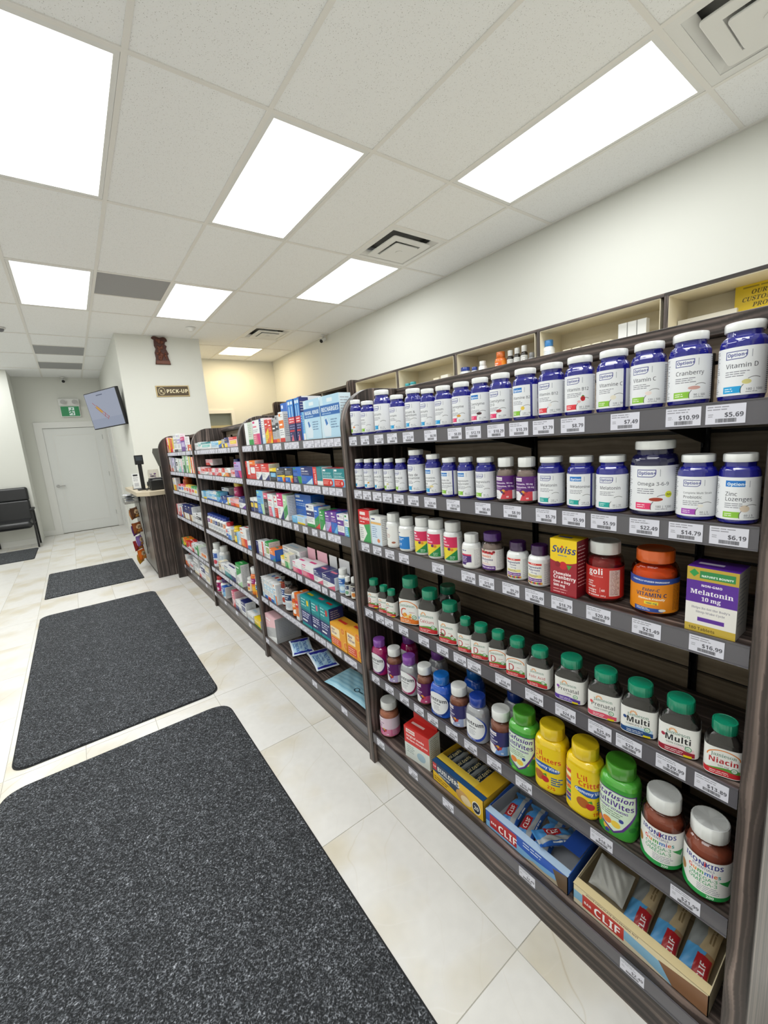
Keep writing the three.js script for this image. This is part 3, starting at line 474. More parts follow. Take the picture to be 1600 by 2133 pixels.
const autoFront = (bg, c1, c2, s, txt) => (c, W) => {
  R(c, 0, 0, W, 100, bg); const wh = 'rgba(255,255,255,0.85)', ink = '#8a8c96';
  const t = (x, y, px, col, o = 'b') => { if (txt) { c.font = 'bold ' + px + 'px sans-serif'; const w = c.measureText(txt).width; T(c, txt, x, y, w > W - 8 ? px * (W - 8) / w : px, col, o); } else LN(c, x, y - px * 0.5, W * 0.62, 1, 4, col, px * 0.36); };
  if (s === 0) { R(c, 0, 0, W, 50, c1); RBX(c, 5, 5, W * 0.28, 9, 2, wh); t(5, 28, 13, '#fff'); LN(c, 5, 34, W * 0.75, 2, 7, wh, 2.2); P(c, [[W, 62], [W, 100], [W * 0.35, 100]], c2); LN(c, 5, 58, W * 0.45, 4, 7, ink, 2.2); }
  else if (s === 1) { P(c, [[0, 0], [W, 0], [W, 34], [0, 60]], c1); P(c, [[0, 100], [W, 72], [W, 100]], c2); t(5, 24, 15, '#fff'); LN(c, 5, 32, W * 0.4, 1, 5, wh, 2.2); LN(c, 5, 66, W * 0.6, 3, 7, ink, 2.2); }
  else if (s === 2) { R(c, 0, 0, W * 0.42, 100, c1); R(c, W * 0.42, 76, W, 24, c2); LN(c, W * 0.48, 12, W * 0.42, 7, 8, ink, 2.2); LN(c, W * 0.08, 12, W * 0.26, 3, 9, wh, 3); c.save(); c.translate(W * 0.3, 94); c.rotate(-Math.PI / 2); T(c, txt || '', 0, 0, 16, '#fff', 'b'); c.restore(); }
  else if (s === 3) { R(c, 0, 28, W, 26, c1); t(5, 47, 16, '#fff'); R(c, 0, 86, W, 14, c2); RBX(c, 5, 6, W * 0.3, 9, 2, c1); LN(c, W * 0.42, 8, W * 0.5, 2, 7, ink, 2); LN(c, 5, 60, W * 0.8, 3, 7, ink, 2.2); }
  else if (s === 4) { R(c, 0, 0, W, 26, c2); t(5, 18, 13, '#fff'); RBX(c, W * 0.12, 36, W * 0.76, 34, 6, c1); LN(c, W * 0.2, 44, W * 0.6, 3, 8, wh, 2.6); LN(c, 5, 80, W * 0.85, 2, 7, ink, 2.2); }
  else if (s === 6) { R(c, 0, 0, W, 56, c1); RBX(c, 5, 6, W * 0.24, 11, 2, '#eef4f6'); LN(c, 5, 24, W * 0.8, 2, 6, '#dcecf0', 2.4); LN(c, 5, 40, W * 0.86, 2, 7, '#cfe6ea', 3); R(c, 0, 56, W, 5, '#e8f0f2'); P(c, [[W * 0.8, 61], [W, 61], [W, 100], [W * 0.7, 100]], c2); RBX(c, 3, 64, W * 0.86, 32, 15, bg); LN(c, 9, 71, W * 0.46, 3, 8, '#f6d4cc', 2.6); E(c, W * 0.7, 80, W * 0.06, 9, '#f4dcd4'); }
  else if (s === 7) { R(c, 0, 0, W, 58, c1); RBX(c, 5, 6, W * 0.24, 10, 2, '#e8eaee'); LN(c, 5, 24, W * 0.85, 3, 9, '#c8ccd4', 2.6); P(c, [[0, 58], [W, 50], [W, 100], [W * 0.72, 100], [W * 0.6, 66], [0, 66]], c2); RBX(c, 0, 66, W * 0.66, 34, 8, bg); P(c, [[W * 0.84, 62], [W, 74], [W, 100], [W * 0.74, 100]], '#d8402c'); LN(c, 5, 76, W * 0.3, 2, 9, wh, 2.8); }
  else if (s === 8) { R(c, 0, 0, W, 100, '#f0a628'); for (const [x, y, r] of [[W * 0.8, 12, 17], [W * 0.95, 72, 20], [W * 0.55, 92, 15]]) { E(c, x, y, r, r, '#f6c24a'); E(c, x, y, r * 0.8, r * 0.8, '#e8791c'); for (let k = 0; k < 8; k++) { c.strokeStyle = '#f8d68a'; c.lineWidth = 1; c.beginPath(); c.moveTo(x, y); c.lineTo(x + Math.cos(k * 0.785) * r * 0.8, y + Math.sin(k * 0.785) * r * 0.8); c.stroke(); } } RBX(c, 4, 14, W * 0.56, 40, 5, 'rgba(255,240,205,0.92)'); T(c, 'Neo', 8, 30, 14, '#5c3a70', 'bi'); T(c, 'Citran', 8, 44, 14, '#5c3a70', 'bi'); RBX(c, 4, 62, W * 0.62, 30, 4, '#e0502c'); LN(c, 8, 68, W * 0.5, 3, 8, '#fbe0cc', 2.6); }
  else if (s === 9) { R(c, 0, 0, W, 46, '#1d979c'); RBX(c, W * 0.62, 8, W * 0.2, 18, 3, c2); LN(c, 6, 8, W * 0.48, 3, 10, '#d4f0f0', 3); R(c, 0, 40, W, 8, '#137a82'); R(c, 0, 48, W, 52, bg); LN(c, 6, 53, W * 0.8, 3, 7, '#e4e8f6', 3.2); LN(c, 6, 78, W * 0.5, 1, 6, '#fff', 5); R(c, 0, 90, W, 10, '#1d979c'); }
  else if (s === 10) { R(c, 0, 0, W, 100, '#1f7ad0'); for (const x of [W * 0.3, W * 0.7]) { RBX(c, x - W * 0.06, 16, W * 0.12, 30, 3, '#bfe0f6'); RBX(c, x - W * 0.16, 5, W * 0.32, 8, 2, '#e8f2fa'); } R(c, 0, 42, W, 16, '#d42c3c'); LN(c, 5, 46, W * 0.8, 2, 6, '#fff', 2.4); R(c, 0, 58, W, 42, '#26245c'); LN(c, 5, 62, W * 0.8, 2, 6, '#aab0d8', 2); R(c, W * 0.1, 73, W * 0.7, 4, '#d42c3c'); P(c, [[W * 0.2, 100], [W * 0.5, 82], [W * 0.62, 100]], '#e86a7c'); LN(c, 5, 80, W * 0.3, 2, 6, '#aab0d8', 2); }
  else if (s === 11) { R(c, 0, 0, W, 100, '#b9dcf2'); R(c, 0, 0, W * 0.16, 100, '#cfe8f6'); RBX(c, W * 0.38, 7, W * 0.28, 9, 2, '#e4f1f8'); R(c, 0, 22, W, 24, '#2a68b4'); c.font = 'bold 17px sans-serif'; const tw = c.measureText(txt).width; T(c, txt, 5, 38, Math.min(17, 17 * (W - 10) / tw), '#f2f7fb', 'b'); LN(c, 8, 41, W * 0.6, 1, 4, '#cfe2f4', 2); P(c, [[W * 0.18, 54], [W * 0.3, 50], [W * 0.5, 78], [W * 0.46, 96], [W * 0.16, 96], [W * 0.1, 82]], '#dceaf6'); P(c, [[W * 0.2, 56], [W * 0.28, 53], [W * 0.36, 66], [W * 0.26, 70]], '#3a78c0'); LN(c, W * 0.5, 56, W * 0.4, 4, 6, '#5c7ca0', 2); }
  else { R(c, 0, 56, W, 44, c1); P(c, [[W * 0.5, 56], [W, 56], [W, 100], [W * 0.7, 100]], c2); RBX(c, 5, 5, W * 0.3, 8, 2, c2); t(5, 32, 16, c1); LN(c, 5, 39, W * 0.7, 2, 7, ink, 2.2); LN(c, 5, 64, W * 0.4, 4, 8, wh, 2.4); }
};
function makeBox(o) { // o: name, label, group, at [xFront, y, zMid], h, dz, dx, front, side, top, atlas, px
  const A = o.atlas || A2, ph = o.px || 96; if (A.y + A.row + 2 * ph + 8 > A.s) A.page(); const F = A.cell(Math.max(16, Math.round(ph * o.dz / o.h)), ph, o.front), S = A.cell(Math.max(12, Math.round(ph * Math.min(o.dx, o.h * 1.2) / o.h)), ph, o.side), U = A.cell(Math.max(16, Math.round(ph * 0.5 * o.dz / o.h)), Math.round(ph * 0.3), o.top);
  const m = mesh(o.name || 'medicine_box', boxGeo(o.dx, o.h, o.dz, F, S, U), F.mat); m.position.set(...o.at); m.rotation.y = o.turn || 0;
  return tag(m, o.label, 'box', o.group);
}
// pillow-shaped wrapper lying flat: length along z, width along x
function pillow(w, l, t, crimp = 0.012, puff = 2.2) {
  const nx = 16, nz = 26, pos = [], uv = [], idx = [];
  for (const s of [1, -1]) for (let j = 0; j <= nz; j++) for (let i = 0; i <= nx; i++) {
    const u = i / nx, v = j / nz, e = Math.min(v, 1 - v) * l, f = Math.min(1, Math.max(0, (e - crimp) / (l * 0.18))), q = Math.pow(1 - Math.pow(Math.abs(2 * u - 1), puff), 0.5) * Math.sqrt(f);
    const wob = e < crimp ? 0.0012 * (j % 2 ? 1 : -1) : (0.0016 * Math.sin(u * 17 + v * 23) + 0.0011 * Math.sin(u * 41 - v * 37 + 2 * Math.sin(v * 19))) * q;
    pos.push((u - 0.5) * w * (1 - 0.06 * f), s * (t / 2) * q + 0.0004 * s + wob, (v - 0.5) * l); uv.push(v, u);
  }
  const N = (nx + 1) * (nz + 1);
  for (let s = 0; s < 2; s++) for (let j = 0; j < nz; j++) for (let i = 0; i < nx; i++) { const p = s * N + j * (nx + 1) + i, q = p + nx + 1; if (s) idx.push(p, p + 1, q, p + 1, q + 1, q); else idx.push(p, q, p + 1, p + 1, q, q + 1); }
  const g = new THREE.BufferGeometry(); g.setAttribute('position', new THREE.Float32BufferAttribute(pos, 3)); g.setAttribute('uv', new THREE.Float32BufferAttribute(uv, 2)); g.setIndex(idx); g.computeVertexNormals(); return g;
}
function cellUV(g, c) { const uv = g.attributes.uv; for (let i = 0; i < uv.count; i++) uv.setXY(i, c.u0 + (c.u1 - c.u0) * uv.getX(i), c.v0 + (c.v1 - c.v0) * uv.getY(i)); return g; }

// ------------------------------------------------------------------ gondola shelving, four units in a row
const UP = [2.003, 0.7505, -0.502, -1.7545, -3.007], TH = 0.038, TOPY = 1.588, XBACK = -1.118;
const SHELF = [[], ...[0.440, 0.440, 0.385, 0.385].map((y5) => [1.411, 1.209, 1.003, 0.727, y5, 0.150])];
const TAGS1 = [
  [[.781, '$11.79'], [.862, '$9.79'], [.948, '$13.29'], [1.023, '$7.79'], [1.106, '$13.69'], [1.208, '$6.99'], [1.306, '$8.89'], [1.373, '$12.19'], [1.447, '$18.29'], [1.514, '$10.39'], [1.579, '$7.79'], [1.648, '$8.79'], [1.753, '$7.49'], [1.849, '$10.99'], [1.908, '$5.69']],
  [[.786, '$4.79'], [.846, '$5.79'], [.911, '$5.49'], [.972, '$11.49'], [1.036, '$6.29'], [1.111, '$20.99'], [1.191, '$20.49'], [1.288, '$11.29'], [1.397, '$8.49'], [1.491, '$8.99'], [1.584, '$5.79'], [1.651, '$5.99'], [1.716, '$5.99'], [1.793, '$22.49'], [1.861, '$14.79'], [1.923, '$6.19']],
  [[.807, '$17.99'], [.885, '$21.99'], [.962, '$10.79'], [1.042, '$11.79'], [1.21, '$16.49'], [1.335, '$18.99'], [1.401, '$15.65'], [1.481, '$9.29'], [1.551, '$15.49'], [1.623, '$18.79'], [1.708, '$20.89'], [1.803, '$21.49'], [1.902, '$16.99']],
  [[.793, '$9.99'], [.866, '$8.99'], [.924, '$9.29'], [1.011, '$16.49'], [1.12, '$18.99'], [1.21, '$19.29'], [1.286, '$10.29'], [1.343, '$10.29'], [1.448, '$18.49'], [1.546, '$9.99'], [1.632, '$24.89'], [1.715, '$25.89'], [1.777, '$29.99'], [1.856, '$29.99'], [1.923, '$13.89']],
  [[.8, '$21.99'], [.894, '$15.99'], [.986, '$22.99'], [1.069, '$15.99'], [1.142, '$21.99'], [1.233, '$15.99'], [1.315, '$22.99'], [1.407, '$15.99'], [1.509, '$15.39'], [1.723, '$18.39'], [1.893, '$21.99']],
  [[.809, '$12.99'], [1.019, '$18.99'], [1.205, '$2.79'], [1.52, '$2.49'], [1.802, '$2.49']],
];
const FARP = ['$8.99', '$12.49', '$6.29', '$15.79', '$9.49', '$11.99', '$7.89', '$18.29', '$5.49', '$10.99'];
{
  const panelGeo = (z0, xf) => { const r = 0.145, s = new THREE.Shape(); s.moveTo(xf, 0); s.lineTo(xf, TOPY - r); s.absarc(xf + r, TOPY - r, r, Math.PI, Math.PI / 2, true); s.lineTo(-1.092, TOPY); s.lineTo(-1.092, 0); s.closePath();
    const g = new THREE.ExtrudeGeometry(s, { depth: TH - 0.003, bevelEnabled: true, bevelSize: 0.0015, bevelThickness: 0.0015, bevelSegments: 1, curveSegments: 10 }); g.translate(0.0015, 0, z0 + 0.0015); return grain(g, 'y', rnd() * 2, rnd()); };
  const tagGeos = new Map();
  const tagGeo = (price, small) => { const k = price + small; if (!tagGeos.has(k)) { const c = tagCell(price, small); tagGeos.set(k, boxGeo(0.0006, TAGH, TAGW, c, { u0: c.u0, u1: c.u0 + 0.0005, v0: c.v1 - 0.0008, v1: c.v1 }, { u0: c.u0, u1: c.u0 + 0.0005, v0: c.v1 - 0.0008, v1: c.v1 })); } return tagGeos.get(k); };
  const names = ['', 'dark wood shelving unit of vitamin bottles, nearest the camera', 'dark wood shelving unit of cold remedies, second from the camera', 'dark wood shelving unit of skin and baby goods, third from the camera', 'dark wood shelving unit of dental and first-aid boxes, farthest, beside the counter'];
  for (let b = 1; b <= 4; b++) {
    const z0 = UP[b], z1 = UP[b - 1] - TH, L = z1 - z0;
    const u = thing('shelving_unit', names[b], 'shelving unit', [0, 0, 0]);
    mesh('side_panel', panelGeo(z0 - TH, b === 4 ? -1.485 : -1.415), M.wood, u);
    if (b === 1) mesh('side_panel', panelGeo(z1, -1.415), M.wood, u);
    // slatwall back
    mesh('back_panel', bx(-1.108, -1.096, 0.02, TOPY - 0.002, z0, z1), M.black, u);
    for (let k = -4; k < 6; k++) { const y0 = Math.max(0.12, 0.775 + k * 0.145 + 0.004), y1 = Math.min(1.551, 0.775 + (k + 1) * 0.145 - 0.004); if (y1 - y0 < 0.03) continue; mesh('slat_board', grain(bx(-1.118, -1.108, y0, y1, z0 + 0.001, z1 - 0.001), 'z', rnd() * 2, rnd() * 2), M.slat, u); }
    mesh('top_rail', grain(rbx(-1.158, -1.094, 1.552, TOPY, z0 + 0.001, z1 - 0.001, 0.002), 'z', rnd(), rnd()), M.wood, u);
    mesh('kick_board', grain(bx(-1.397, -1.38, 0, 0.112, z0 + 0.001, z1 - 0.001), 'z', rnd(), rnd()), M.wood, u);
    // slotted standards
    const zs = [z0 + 0.165, z0 + 0.615, z0 + 1.05];
    for (const z of zs) {
      const p = [bx(-1.129, -1.118, 0.14, 1.52, z - 0.0075, z - 0.0055), bx(-1.129, -1.118, 0.14, 1.52, z + 0.0055, z + 0.0075), bx(-1.121, -1.1185, 0.14, 1.52, z - 0.0055, z + 0.0055)];
      for (let y = 0.17; y < 1.5; y += 0.05) p.push(bx(-1.1295, -1.126, y, y + 0.03, z - 0.0055, z - 0.003), bx(-1.1295, -1.126, y, y + 0.03, z + 0.003, z + 0.0055));
      mesh('standard', join(p), M.blackMetal, u);
    }
    SHELF[b].forEach((y, row) => {
      const xf = row === 5 ? -1.408 : -1.4;
      const s = mesh('shelf', grain(bx(xf, XBACK - (row < 5 ? 0.012 : 0), y - 0.022, y, z0 + 0.002, z1 - 0.002), 'z', rnd() * 2, rnd()), M.wood, u);
      const strip = mesh('price_strip', join([bx(xf - 0.0045, xf - 0.0015, y - 0.039, y + 0.0005, z0 + 0.003, z1 - 0.003), bx(xf - 0.0062, xf - 0.0045, y - 0.0395, y - 0.0375, z0 + 0.003, z1 - 0.003), bx(xf - 0.0056, xf - 0.0045, y - 0.001, y + 0.0006, z0 + 0.003, z1 - 0.003)]), M.lipGrey, s);
      if (row < 5) for (const z of zs) { const sh = new THREE.Shape(); sh.moveTo(0, 0); sh.lineTo(-0.24, 0); sh.lineTo(-0.24, -0.012); sh.lineTo(0, -0.06); sh.closePath(); const g = new THREE.ExtrudeGeometry(sh, { depth: 0.003, bevelEnabled: false }); g.translate(-1.13, y - 0.0222, z - 0.0015); mesh('bracket', g, M.blackMetal, s); }
      let list = TAGS1[row];
      if (b > 1) { // nearly unbroken run of tags, a few grey gaps
        list = []; seed = b * 100 + row * 7 + 3; let z = z0 + 0.035;
        const gap = b === 2 ? [0.004, 0.05] : [0.002, 0.03]; const sparse = row === 5 ? 6 : 1;
        while (z < z1 - 0.03) { list.push([z, FARP[(list.length * 3 + row + b) % FARP.length]]); z += TAGW + rr(...gap) * (rnd() < 0.55 ? 0.1 : 1) + (sparse - 1) * 0.05; }
      }
      for (const [z, p] of list) { const m = mesh('price_tag', tagGeo(p, b > 1), AT.mat, s); m.position.set(xf - 0.0053, y - 0.0355, z); }
    });
  }
}
// shelf positions: bottles [x, z, radius, height], cartons [front x, z from, z to, height]
const G = {
  b1r1: [[-1.378,.77,.022,.13],[-1.374,.847,.026,.118],[-1.37,.933,.03,.145],[-1.374,1.02,.026,.118],[-1.373,1.102,.027,.127],[-1.377,1.173,.023,.117],[-1.375,1.237,.025,.117],[-1.374,1.307,.026,.117],[-1.375,1.375,.025,.118],[-1.373,1.439,.027,.119],[-1.371,1.51,.029,.118],[-1.372,1.579,.028,.118],[-1.371,1.644,.029,.12],[-1.37,1.713,.03,.119],[-1.371,1.778,.029,.119],[-1.369,1.843,.031,.121],[-1.369,1.917,.031,.121]],
  b1r2: [[-1.38,.766,.02,.113],[-1.379,.835,.021,.113],[-1.382,.9,.018,.114],[-1.38,.96,.02,.114],[-1.379,1.025,.021,.113],[-1.371,1.097,.029,.14],[-1.375,1.18,.025,.125],[-1.376,1.249,.024,.114],[-1.376,1.315,.024,.115],[-1.373,1.383,.027,.114],[-1.376,1.452,.024,.113],[-1.375,1.513,.025,.113],[-1.37,1.576,.03,.114],[-1.371,1.649,.029,.114],[-1.37,1.715,.03,.115],[-1.36,1.79,.04,.142],[-1.37,1.864,.03,.115],[-1.372,1.924,.028,.116]],
  b1r3box: [[-1.4,.764,.862,.125],[-1.4,.864,.933,.108],[-1.4,1.589,1.657,.133],[-1.4,1.864,1.942,.122]],
  b1r3: [[-1.368,.944,.027,.124],[-1.368,1.024,.029,.116],[-1.362,1.1,.028,.124],[-1.364,1.167,.027,.125],[-1.359,1.236,.031,.124],[-1.368,1.319,.028,.1],[-1.355,1.385,.03,.11],[-1.361,1.473,.028,.099],[-1.367,1.541,.024,.102],[-1.348,1.693,.038,.133],[-1.344,1.792,.042,.131]],
  b1r4: [[-1.396,.797,.026,.118],[-1.392,.868,.022,.109],[-1.378,.917,.021,.105],[-1.379,1.011,.04,.171],[-1.382,1.115,.038,.152],[-1.278,1.1,.039,.136],[-1.39,1.212,.035,.134],[-1.391,1.289,.023,.109],[-1.384,1.346,.028,.105],[-1.39,1.411,.025,.107],[-1.387,1.473,.028,.106],[-1.382,1.541,.03,.103],[-1.377,1.625,.035,.11],[-1.379,1.708,.034,.111],[-1.379,1.781,.034,.113],[-1.379,1.856,.034,.114],[-1.38,1.929,.028,.107]],
  b1r5: [[-1.379,.796,.035,.148],[-1.381,.892,.031,.144],[-1.381,.987,.035,.149],[-1.386,1.071,.031,.145],[-1.372,1.156,.039,.146],[-1.379,1.238,.032,.143],[-1.372,1.319,.036,.146],[-1.379,1.406,.033,.144],[-1.369,1.486,.04,.181],[-1.362,1.57,.041,.183],[-1.367,1.661,.041,.184],[-1.36,1.743,.041,.183],[-1.367,1.832,.042,.164],[-1.361,1.914,.041,.16]],
  b1r6: [[-1.345,.788,.048,.157]],
  b2r1: [[-1.4,-.432,-.302,.131],[-1.4,-.293,-.185,.135],[-1.4,-.182,-.109,.137],[-1.4,-.107,-.056,.125],[-1.4,-.054,-.008,.121],[-1.4,-.006,.046,.125],[-1.4,.048,.089,.135],[-1.4,.092,.154,.147],[-1.4,.209,.284,.192],[-1.4,.286,.343,.192],[-1.4,.345,.381,.124],[-1.4,.383,.53,.169],[-1.4,.536,.693,.169]],
  b2r1back: [[-1.31,-.074,.01,.205],[-1.31,.14,.193,.216]],
  b2r2: [[-1.4,-.499,-.427,.107],[-1.4,-.426,-.326,.111],[-1.4,-.324,-.23,.091],[-1.4,-.228,-.114,.091],[-1.4,-.112,-.015,.068],[-1.4,-.01,.093,.072],[-1.4,.095,.192,.073],[-1.4,.194,.288,.077],[-1.4,.29,.402,.078],[-1.4,.404,.497,.08],[-1.4,.499,.597,.075],[-1.4,.598,.686,.076]],
  b2r3: [[-1.4,-.499,-.438,.085],[-1.4,-.435,-.367,.09],[-1.4,-.365,-.258,.138],[-1.4,-.256,-.19,.128],[-1.4,-.188,-.106,.126],[-1.4,-.104,-.056,.123],[-1.4,-.054,.025,.139],[-1.4,.027,.08,.133],[-1.4,.082,.264,.139],[-1.4,.296,.377,.107],[-1.4,.379,.429,.101],[-1.4,.431,.479,.089],[-1.4,.481,.533,.09],[-1.4,.535,.587,.094],[-1.4,.589,.645,.089],[-1.4,.646,.694,.093]],
  b2r3small: [[-1.4,.121,.275,.033]],
  b2r4: [[-1.4,-.497,-.389,.082],[-1.4,-.387,-.333,.092],[-1.4,-.331,-.266,.101],[-1.4,-.264,-.178,.069],[-1.4,-.176,.061,.092],[-1.4,.064,.174,.059],[-1.4,.176,.304,.064],[-1.4,.306,.4,.061],[-1.4,.402,.517,.061]],
  b2r4b: [[-1.4,.562,.019,.112],[-1.396,.611,.014,.087],[-1.399,.667,.013,.096]],
  b2r5b: [[-1.395,-.166,.027,.202],[-1.378,-.069,.046,.19],[-1.4,.038,.024,.139]],
  b2r5: [[-1.4,-.498,-.183,.129],[-1.4,.109,.227,.163],[-1.4,.229,.322,.166],[-1.4,.324,.425,.17],[-1.4,.427,.572,.112],[-1.4,.574,.692,.127]],
  b2r6: [[-1.4,-.499,-.218,.177]],
  b3r1: [[-1.4,-1.752,-1.631,.057],[-1.4,-1.629,-1.531,.061],[-1.4,-1.529,-1.22,.054],[-1.4,-1.217,-1.027,.052],[-1.4,-1.026,-.948,.049],[-1.4,-.946,-.876,.057],[-1.4,-.874,-.771,.065],[-1.4,-.769,-.593,.062]],
  b3r2: [[-1.4,-1.752,-1.664,.057],[-1.4,-1.662,-1.538,.058],[-1.4,-1.537,-1.404,.049],[-1.4,-1.402,-1.307,.05],[-1.4,-1.304,-1.22,.052],[-1.4,-1.218,-1.128,.053],[-1.4,-1.123,-1.047,.054],[-1.4,-1.043,-.96,.055],[-1.4,-.957,-.827,.059],[-1.4,-.825,-.739,.047],[-1.4,-.737,-.585,.102]],
  b3r3: [[-1.4,-1.752,-1.586,.058],[-1.4,-1.584,-1.414,.066],[-1.4,-1.413,-1.283,.071],[-1.4,-1.281,-1.168,.076],[-1.4,-1.167,-1.112,.049],[-1.4,-1.11,-1.0,.055],[-1.4,-.998,-.928,.051],[-1.4,-.926,-.725,.049],[-1.4,-.723,-.595,.074]],
  b3r3b: [[-1.255,-1.391,.034,.126]],
  b3r4: [[-1.4,-1.756,.014,.112],[-1.397,-1.661,.013,.135],[-1.395,-1.57,.014,.141],[-1.394,-1.484,.014,.142],[-1.393,-1.4,.014,.136],[-1.392,-1.319,.013,.135],[-1.391,-1.242,.014,.133],[-1.387,-1.124,.038,.109],[-1.394,-.887,.032,.11]],
  b3r4x: [[-1.4,-1.092,-.979,.08],[-1.4,-.862,-.767,.086],[-1.4,-.754,-.657,.128],[-1.4,-.655,-.584,.047]],
  b3r5b: [[-1.414,-1.608,.034,.203],[-1.359,-1.547,.037,.171],[-1.397,-.804,.023,.081],[-1.38,-.763,.028,.192]],
  b3r5: [[-1.4,-1.478,-1.338,.091],[-1.4,-1.337,-1.245,.085],[-1.4,-1.244,-.97,.092],[-1.4,-.968,-.855,.191]],
  b3r6b: [[-1.382,-1.754,.03,.14],[-1.383,-1.542,.04,.121]],
  b3r6: [[-1.4,-1.478,-1.321,.105],[-1.4,-1.23,-1.149,.146],[-1.4,-1.147,-.967,.09],[-1.4,-.965,-.86,.142],[-1.4,-.858,-.718,.072],[-1.4,-.716,-.57,.073]],
  b4r1: [[-1.4,-3.004,-2.96,.159],[-1.4,-2.958,-2.891,.153],[-1.4,-2.889,-2.757,.147],[-1.4,-2.756,-2.624,.141],[-1.4,-2.623,-2.441,.174],[-1.4,-2.439,-2.281,.165],[-1.4,-2.28,-2.102,.132],[-1.4,-2.1,-2.056,.05],[-1.4,-2.054,-1.963,.054],[-1.4,-1.962,-1.855,.052]],
  b4r2: [[-1.4,-3.004,-2.96,.155],[-1.4,-2.958,-2.899,.149],[-1.4,-2.897,-2.826,.145],[-1.4,-2.824,-2.753,.145],[-1.4,-2.752,-2.67,.141],[-1.4,-2.668,-2.583,.138],[-1.4,-2.581,-2.497,.135],[-1.4,-2.495,-2.421,.132],[-1.4,-2.419,-2.34,.129],[-1.4,-2.322,-2.238,.159],[-1.4,-2.236,-2.157,.158],[-1.4,-2.155,-2.079,.157],[-1.4,-2.077,-1.993,.151],[-1.4,-1.991,-1.93,.146],[-1.4,-1.929,-1.857,.145]],
  b4r3: [[-1.4,-3.004,-2.969,.13],[-1.4,-2.967,-2.837,.135],[-1.4,-2.724,-2.591,.075],[-1.4,-2.589,-2.474,.08],[-1.4,-2.473,-2.362,.082],[-1.4,-2.361,-2.257,.085],[-1.4,-2.255,-2.133,.082],[-1.4,-2.131,-2.025,.08],[-1.4,-2.023,-1.907,.078]],
  b4r4: [[-1.4,-3.004,-2.926,.118],[-1.4,-2.925,-2.827,.094],[-1.4,-2.825,-2.704,.097],[-1.4,-2.698,-2.562,.139],[-1.4,-2.56,-2.41,.14],[-1.4,-2.409,-2.26,.142],[-1.4,-2.259,-2.092,.086],[-1.4,-2.091,-1.907,.104]],
  b4r5: [[-1.4,-3.004,-2.952,.073],[-1.4,-2.95,-2.79,.081],[-1.4,-2.788,-2.658,.073],[-1.4,-2.656,-2.52,.078],[-1.4,-2.518,-2.396,.087],[-1.4,-2.394,-2.29,.098],[-1.4,-2.288,-2.142,.099],[-1.4,-2.14,-1.915,.083]],
  b4r6: [[-1.4,-3.004,-2.967,.13],[-1.4,-2.966,-2.806,.069],[-1.4,-2.804,-2.616,.069],[-1.4,-2.529,-2.321,.197],[-1.4,-2.319,-2.227,.081],[-1.4,-2.22,-2.083,.193],[-1.4,-2.082,-1.936,.181]],
};
// ------------------------------------------------------------------ products on the nearest unit
const ORD = ['leftmost', 'second', 'third', 'fourth', 'fifth', 'sixth', 'seventh', 'eighth', 'ninth', 'tenth', 'eleventh', 'twelfth', 'thirteenth', 'fourteenth', 'fifteenth', 'sixteenth', 'seventeenth', 'eighteenth', 'nineteenth', 'twentieth'];
const ROWN = ['top', 'second', 'third', 'fourth', 'fifth', 'bottom'], BAYN = ['', 'nearest', 'second', 'third', 'farthest'];
const spot = (i, row, bay) => (i === 0 ? 'leftmost' : ORD[i] + ' from left') + ', ' + ROWN[row] + ' shelf, ' + BAYN[bay] + ' unit';
const GRN = '#8cc63e', SKY = '#1f9fdc', PNK = '#e8386e', RED = '#e23a44', TEA = '#1aa8a0', PUR = '#a84ab8';
const YS = SHELF[1];
function bottleAt(key, i, row, bay, o) {
  const [x, z, r, h] = G[key][i]; const rr0 = o.r || r, f = (KIND[o.kind].a || 1) * rr0;
  return makeBottle({ r: rr0, h: o.h || h, at: [o.x ?? Math.max(x, -1.399 + f), SHELF[bay][row] + 0.0004, o.z ?? (bay === 1 ? Math.min(Math.max(z, 0.7505 + rr0 + 0.003), 1.965 - rr0 - 0.003) : z)], turn: o.turn ?? rr(-0.12, 0.12) + (o.kind === 'opt' ? 0.27 : 0.12), group: o.group || `bottles on the ${ROWN[row]} shelf of the ${BAYN[bay]} unit`, ...o, label: o.label });
}
